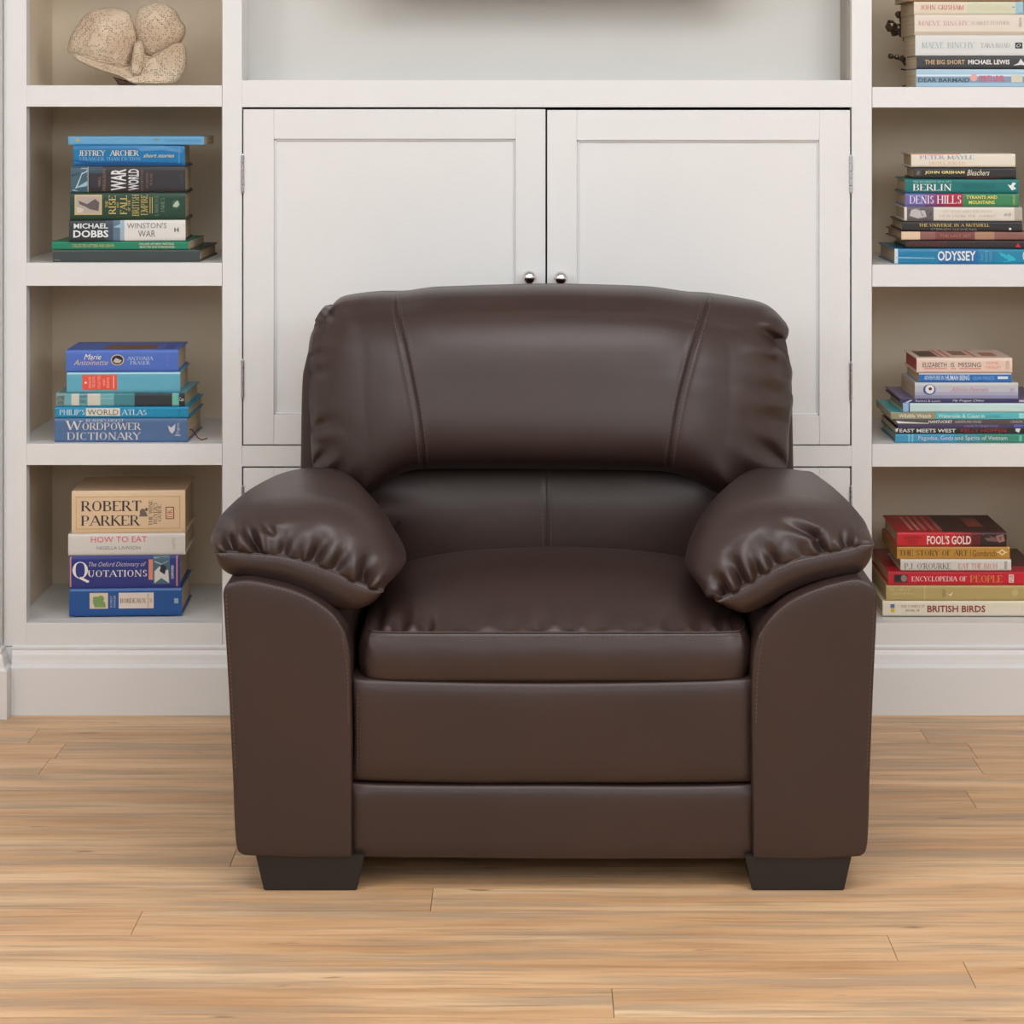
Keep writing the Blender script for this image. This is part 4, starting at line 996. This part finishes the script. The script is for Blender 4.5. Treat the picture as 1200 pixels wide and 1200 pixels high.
book(S, 1049, 1222, 493, 499, (82, 78, 76), 'thin dark grey book with a white streak at its left end',
     [('p', [(1050, 495), (1060, 496), (1088, 497.6), (1088, 498.3), (1052, 498)], (226, 226, 222)), ('b', 'NANTUCKET', 1088, 1116, 494.4, 497.8, (222, 220, 216)), ('t', 'GARDENS AND HOUSES', 1119, 1150, 494.6, 497.6, (190, 188, 184)), ('t', 'LONDON', 1184, 1198, 494.6, 497.6, (190, 188, 184))], hard=False, depth=.18, group=g, bulge=.0004)
book(S, 1044, 1222, 485, 493, (88, 186, 194), 'thin turquoise book with a beige left end on its spine',
     [('r', 1044, 1096, 485.3, 492.8, (158, 148, 118)), ('b', 'Wildlife Watch', 1053, 1091, 487, 491.5, (226, 222, 200)), ('b', 'Waterside & Coast in', 1099, 1154, 487, 491.5, (190, 226, 224)), ('t', 'SUMMER', 1155, 1172, 488.5, 491.5, (60, 140, 160)), ('r', 1194, 1200, 486, 492, (150, 220, 224))], hard=False, depth=.19, group=g, bulge=.0005)
book(S, 1058, 1222, 474, 485, (196, 224, 222), 'pale icy-blue hardback with a blue left end, no lettering',
     [('r', 1058, 1065, 474.3, 484.7, (150, 186, 226)), ('r', 1064.5, 1066, 474.3, 484.7, (40, 90, 140))], depth=.18, group=g)
book(S, 1055, 1222, 469, 474, (58, 52, 100), 'wide thin violet-navy picture book under the lavender novel',
     [('t', 'Rachel & Louis', 1073, 1102, 470.5, 472.8, (214, 210, 224)), ('i', 'My Prague Chloe', 1116, 1153, 470, 473.2, (224, 220, 232)), ('p', [(1060, 473.5), (1067, 470.5), (1069, 471), (1064, 473.8)], (200, 220, 240)), ('r', 1194, 1202, 470.5, 473, (180, 180, 200))], depth=.19, group=g, bulge=.0004, top=[(.0, 1, .0, 1, (112, 104, 146))])
book(S, 1072, 1193, 450, 469, (190, 192, 204), 'lavender-grey novel with a round cup emblem on its spine',
     [('r', 1072, 1193, 461, 465, (170, 172, 194)), ('r', 1072, 1193, 465, 468.7, (146, 148, 182)), ('r', 1072, 1193, 450.3, 454, (204, 204, 206)), ('c', 1089, 458.5, 7.4, 6.2, (66, 92, 156)), ('c', 1089.5, 458, 5.2, 5.2, (232, 230, 226)), ('c', 1090, 457.5, 2, 1.8, (70, 50, 44)), ('i', 'Allison Pearson', 1114, 1158, 455.5, 461, (210, 150, 166)), ('i', 'v', 1184, 1189, 457, 461, (210, 150, 166))], depth=.16, group=g, hard=False, bulge=.001)
book(S, 1077, 1185, 438.8, 450, (38, 112, 188), 'bright blue paperback with a pale upper edge and white capitals',
     [('r', 1077, 1185, 439, 440.6, (206, 206, 206)), ('b', 'ADVENTURES IN', 1083, 1106, 442, 446.8, (190, 210, 232)), ('b', 'HUMAN BEING', 1108, 1136, 441.6, 447.4, (206, 222, 238)), ('t', 'GAVIN FRANCIS', 1140, 1165, 443, 446.8, (130, 176, 220)), ('r', 1169, 1181, 443, 446, (220, 228, 236))], depth=.14, group=g, hard=False, bulge=.001)
book(S, 1074, 1186, 421, 438.8, (230, 204, 188), 'peach-coloured novel with hand-drawn black capitals underlined in red, top of its stack',
     [('t', 'ELIZABETH', 1081, 1109, 426.5, 432, (70, 60, 60)), ('t', 'IS', 1114, 1118, 426.5, 432, (70, 60, 60)), ('t', 'MISSING', 1123, 1149, 426.5, 432, (70, 60, 60)), ('r', 1083, 1109, 433.2, 434, (218, 74, 66)), ('r', 1114, 1120, 433.2, 434, (218, 74, 66)), ('r', 1124, 1149, 433.2, 434, (218, 74, 66)),
      ('t', 'EMMA', 1156, 1170, 425.5, 428.3, (236, 150, 136)), ('t', 'HEALEY', 1155, 1173, 430.5, 433.5, (236, 150, 136)), ('T', 'PENGUIN', 1178, 1182, 425, 434, (206, 184, 166))], depth=.15, group=g, pages_col=(176, 84, 78), top=[(.05, .25, .15, .8, (84, 68, 56)), (.27, .30, .1, .9, (206, 110, 96)), (.34, .37, .1, .9, (206, 110, 96)), (.42, .58, .3, .8, (150, 110, 90)), (.62, .65, .1, .9, (206, 110, 96)), (.72, .88, .2, .6, (170, 120, 100))])

# --- right, bottom cubby
S = (730.0, shelf_z(730)); g = 'books stacked in the lowest right cubby'
book(S, 1037, 1222, 710.5, 728.8, (228, 218, 196), 'wide cream hardback with dark red capitals, lowest book on the right side',
     [('r', 1046, 1051, 714.5, 719, (90, 110, 150)), ('r', 1046.5, 1051, 719.5, 724, (214, 180, 50)), ('s', 'THE COMPLETE', 1058, 1087, 715.5, 718.3, (170, 130, 110)), ('s', 'BOOK OF', 1064, 1081, 720.3, 723.3, (140, 70, 60)), ('b', 'BRITISH BIRDS', 1089.5, 1158, 716, 724, (140, 48, 44))], depth=.21, group=g, **Z)
book(S, 1041, 1226, 692.3, 710.5, (186, 164, 106), 'old gold cloth hardback with pale worn lettering',
     [('s', 'THE COMPLETE', 1045, 1070, 696, 699, (222, 208, 160)), ('s', 'GARDEN PLANTS', 1046, 1073, 700.5, 703.5, (222, 208, 160)), ('r', 1086, 1087, 693, 710, (208, 190, 136)), ('p', [(1112, 701), (1116, 703), (1120, 700), (1117, 705)], (236, 230, 210)), ('r', 1107, 1111, 697, 706, (164, 142, 90)), ('c', 1193, 701, 4, 4, (200, 182, 128))], depth=.21, group=g, **Z)
book(S, 1043.5, 1224, 675.5, 692.3, (204, 26, 50), 'bright red encyclopedia with white and gold capitals',
     [('r', 1050, 1066, 679.5, 689, (58, 48, 50)), ('c', 1062, 684, 3.6, 4, (150, 130, 126)), ('c', 1055, 684, 3, 3.4, (34, 34, 34)), ('s', 'ENCYCLOPEDIA OF', 1071, 1136, 681.5, 687.5, (240, 224, 224)), ('s', 'PEOPLE', 1140, 1178, 680.5, 688.5, (206, 150, 84)), ('r', 1185.5, 1191.5, 679.5, 689, (232, 214, 210)), ('T', 'PUB', 1186.5, 1190.5, 680.5, 688, (190, 30, 50)), ('r', 1044, 1224, 676, 677, (150, 14, 34))], depth=.22, group=g, rough=.28, top=[(0, .42, .2, 1, (150, 30, 42)), (.42, 1, .2, 1, (92, 54, 52))], **Z)
book(S, 1058, 1188.5, 661.5, 675.3, (218, 213, 206), 'slim white hardback with grey and red capitals on its spine',
     [('s', "P.J. O'ROURKE", 1062.5, 1117.5, 666, 673, (110, 106, 106)), ('s', 'EAT THE RICH', 1126, 1172, 666.5, 672.5, (214, 120, 112)), ('T', 'PICADOR', 1180.5, 1183.5, 664, 673, (90, 86, 86))], depth=.16, group=g, **Z)
book(S, 1054, 1187, 647, 661.5, (192, 142, 62), 'ochre paperback with dark serif capitals and a diamond emblem',
     [('s', 'THE STORY OF ART', 1056.5, 1137.5, 651, 657.5, (78, 54, 34)), ('r', 1140.5, 1141, 650.5, 658.5, (90, 60, 36)), ('t', 'Gombrich', 1143, 1171, 651, 658.5, (96, 66, 38)), ('p', [(1173, 653.5), (1178, 649.5), (1183, 653.5), (1178, 657.5)], (236, 214, 160)), ('p', [(1175.5, 653.5), (1178, 651.5), (1180.5, 653.5), (1178, 655.5)], (192, 142, 62)), ('r', 1171.5, 1184.5, 653, 654, (236, 214, 160))], depth=.19, group=g, hard=False, bulge=.001, yaw=0, pages_col=(170, 128, 72), **Z)
book(S, 1054, 1183, 629.5, 647, (204, 36, 48), 'red thriller fading to black with tall white capitals, top of the lowest right stack',
     [('r', 1122, 1132, 629.8, 646.7, (176, 30, 42)), ('r', 1132, 1142, 629.8, 646.7, (140, 28, 36)), ('r', 1142, 1152, 629.8, 646.7, (96, 24, 30)), ('r', 1152, 1183, 629.8, 646.7, (42, 26, 30)), ('p', [(1154, 632), (1164, 630), (1170, 636), (1178, 634), (1176, 641), (1160, 640)], (112, 84, 84)), ('p', [(1170, 634), (1179, 632), (1181, 640), (1174, 642)], (160, 110, 100)),
      ('t', 'GILLIAN', 1062, 1082, 634, 637.5, (128, 34, 44)), ('t', 'TETT', 1066, 1079, 639.5, 644, (128, 34, 44)), ('b', "FOOL'S GOLD", 1089, 1141, 633.5, 644, (240, 226, 220))], depth=.18, group=g, rough=.28,
     top=[(0, .42, 0, 1, (168, 34, 44)), (.42, 1, 0, 1, (64, 40, 40)), (.14, .17, .1, .9, (206, 132, 124)), (.2, .23, .1, .9, (206, 132, 124)), (.26, .29, .1, .9, (196, 112, 108)), (.33, .36, .1, .9, (186, 112, 104)), (.4, .43, .1, .9, (160, 100, 92)), (.7, .84, .3, .8, (150, 70, 60))], **Z)

# ------------------------------------------------------------------ coral on the top left shelf
def coral_mat():
    m, nt, b = new_mat('dry_coral')
    co = node(nt, 'ShaderNodeTexCoord').outputs['Object']
    vo = node(nt, 'ShaderNodeTexVoronoi'); vo.inputs['Scale'].default_value = 250; vo.inputs['Randomness'].default_value = .6; nt.links.new(co, vo.inputs['Vector'])
    n, _ = noise(nt, co, 16, 3, .5)
    base = ramp(nt, n, [(.35, lin((196, 172, 146))), (.65, lin((218, 200, 176)))])
    pit = ramp(nt, vo.outputs['Distance'], [(.0, (1, 1, 1)), (.25, (.85, .85, .85)), (.38, (0, 0, 0))])
    zone, _ = noise(nt, co, 9, 2, .5)
    zr = ramp(nt, zone, [(.36, (.45, .45, .45)), (.56, (1, 1, 1))])
    f = mixc(nt, 1.0, pit, zr, 'MULTIPLY')
    col = mixc(nt, f, base, lin((136, 108, 84)))
    nt.links.new(col, b.inputs['Base Color']); b.inputs['Roughness'].default_value = .95; b.inputs['Specular IOR Level'].default_value = .15
    inv = node(nt, 'ShaderNodeMath', operation='SUBTRACT'); inv.inputs[0].default_value = 1; nt.links.new(f, inv.inputs[1])
    bump(nt, b, inv.outputs[0], .8, .0018)
    return m
M['coral'] = coral_mat()
DC = 4.45
zc0 = shelf_z(100)
coral = empty('coral', (PX(150, DC), DC, zc0), 'dried porous fan coral with two rounded lobes on the upper left shelf', 'coral')
def lobe(outline, D0, thick, dish=0, tilt=0., seed=0, nr=70, rim=0., back=.03):
    """one fleshy lobe: closed outline, swollen face, rounded rim and a back"""
    pts = list(outline)+[outline[0]]
    n = 220; c = catmull(pts, n+1)[:-1]; cen = c.mean(0)
    G = []
    for side in (1, -1):
        for k, r in enumerate(np.sin(np.linspace(0, math.pi/2, nr))[::-1] if side == 1 else np.sin(np.linspace(0, math.pi/2, 16))[1:]):
            pass
    rf = np.sin(np.linspace(0, math.pi/2, nr)); V = []
    rows = [(r, 1) for r in rf]+[(r, -1) for r in rf[::-1][1:]]
    for r, s in rows:
        q = cen+(c-cen)*max(r, .001)
        h = math.sqrt(max(0, 1-r*r))
        nz_ = sm_noise(q[:, 0], q[:, 1], 9, seed)*.0035*min(1, h*2)+sm_noise(q[:, 0], q[:, 1], 3.2, seed+1)*.0009
        rimf = rim*math.exp(-((r-.9)/.09)**2)
        if s == 1: D = D0-(thick*h*(1-dish*(1-r**2))+rimf)-nz_+tilt*(q[:, 1]-cen[1])
        else: D = D0+back*h-nz_*.4+tilt*(q[:, 1]-cen[1])
        V.append(np.stack([(q[:, 0]-VX)*DC/F, D, H-(q[:, 1]-VY)*DC/F], -1))
    V = np.array(V); m = len(rows); Fc = []
    for i in range(m-1):
        for k in range(n): Fc.append((i*n+k, i*n+(k+1) % n, (i+1)*n+(k+1) % n, (i+1)*n+k))
    return [tuple(p) for p in V.reshape(-1, 3).tolist()], Fc
l1 = lobe([(79, 56), (82, 44), (90, 30), (102, 16), (118, 10), (134, 9), (148, 13), (154, 20), (158, 32), (161, 46), (158, 60), (152, 74), (147, 84), (128, 80), (108, 75), (90, 67), (80, 61)], DC, .030, seed=2)
l2 = lobe([(158, 20), (163, 10), (172, 5), (184, 3), (196, 6), (206, 13), (211, 23), (217, 32), (215, 44), (207, 54), (194, 62), (178, 66), (166, 60), (161, 46), (158, 32)], DC+.005, .034, seed=7)
l3 = lobe([(84, 62), (96, 66), (115, 72), (138, 76), (150, 76), (165, 64), (182, 66), (198, 56), (210, 50), (217, 54), (219, 64), (219, 76), (214, 88), (205, 97), (190, 99.5), (170, 99), (156, 98), (140, 90), (118, 83), (98, 75), (88, 69)], DC-.006, .026, dish=.75, rim=.004, seed=13)
l4 = lobe([(160, 51), (165, 48), (170, 52), (171, 66), (168, 84), (162, 88), (156, 84), (157, 68)], DC-.022, .014, seed=19, nr=30)
for nm, l in (('lobe', l1), ('lobe', l2), ('lower_lip', l3), ('ridge', l4)): wmesh(nm, l[0], l[1], M['coral'], coral, True)
l5 = lobe([(132, 90), (140, 92), (152, 96), (160, 99), (156, 100), (140, 100), (137, 96)], DC, .02, seed=23, nr=20)
wmesh('base_stub', l5[0], l5[1], simple('dark_coral_base', (84, 62, 46), .95), coral, True, label='dark brown broken stub')

# ------------------------------------------------------------------ wire and glass ornament behind the top right books
orn = empty('ornament', (PX(1066, 4.53), 4.53, shelf_z(102)), 'dark beaded glass and wire ornament poking out behind the top right stack of books', 'ornament')
M['smoke'] = simple('smoky_beads', (92, 78, 64), .12, .35)
M['wire'] = simple('blackened_wire', (58, 50, 42), .4, .8)
def bead(px, py, D, r, seed):
    bm = bmesh.new(); bmesh.ops.create_icosphere(bm, subdivisions=2, radius=r)
    rr = random.Random(seed)
    for v in bm.verts: v.co *= rr.uniform(.88, 1.1)
    bmesh.ops.translate(bm, verts=bm.verts, vec=P(px, py, D))
    bm_out('bead', bm, M['smoke'], orn, False)
for i, (a_, b2, r) in enumerate([(1053, 17, .006), (1044, 31, .010), (1058, 24, .007), (1054, 33, .008), (1048, 38, .007), (1058, 40, .007), (1063, 31, .008), (1062, 46, .006), (1044, 66, .005), (1051, 67, .005), (1058, 69, .006), (1062, 73, .006), (1066, 60, .008), (1067, 80, .006)]):
    bead(a_, b2, 4.53+.006*((i*7) % 5-2), r*1.25, i)
V, Fc = join_vf([tube([P(1068, 101.5, 4.53), P(1069, 80, 4.53), P(1067, 60, 4.53), P(1066, 40, 4.53), P(1058, 22, 4.53), P(1052, 14, 4.53)], .0022, 6),
                 tube([P(1067, 72, 4.53), P(1058, 72, 4.525), P(1050, 68, 4.52), P(1041, 64, 4.52)], .0016, 6),
                 tube([P(1066, 50, 4.53), P(1057, 42, 4.52), P(1048, 37, 4.52), P(1040, 30, 4.525), P(1041, 24, 4.53), P(1047, 25, 4.53)], .0016, 6),
                 tube([P(1067, 78, 4.53), P(1061, 82, 4.525), P(1056, 81, 4.52)], .0014, 6),
                 tube([P(1068, 101.6, 4.53), P(1068, 100.2, 4.53)], .02, 16)])
wmesh('wire_stem', V, Fc, M['wire'], orn, True)
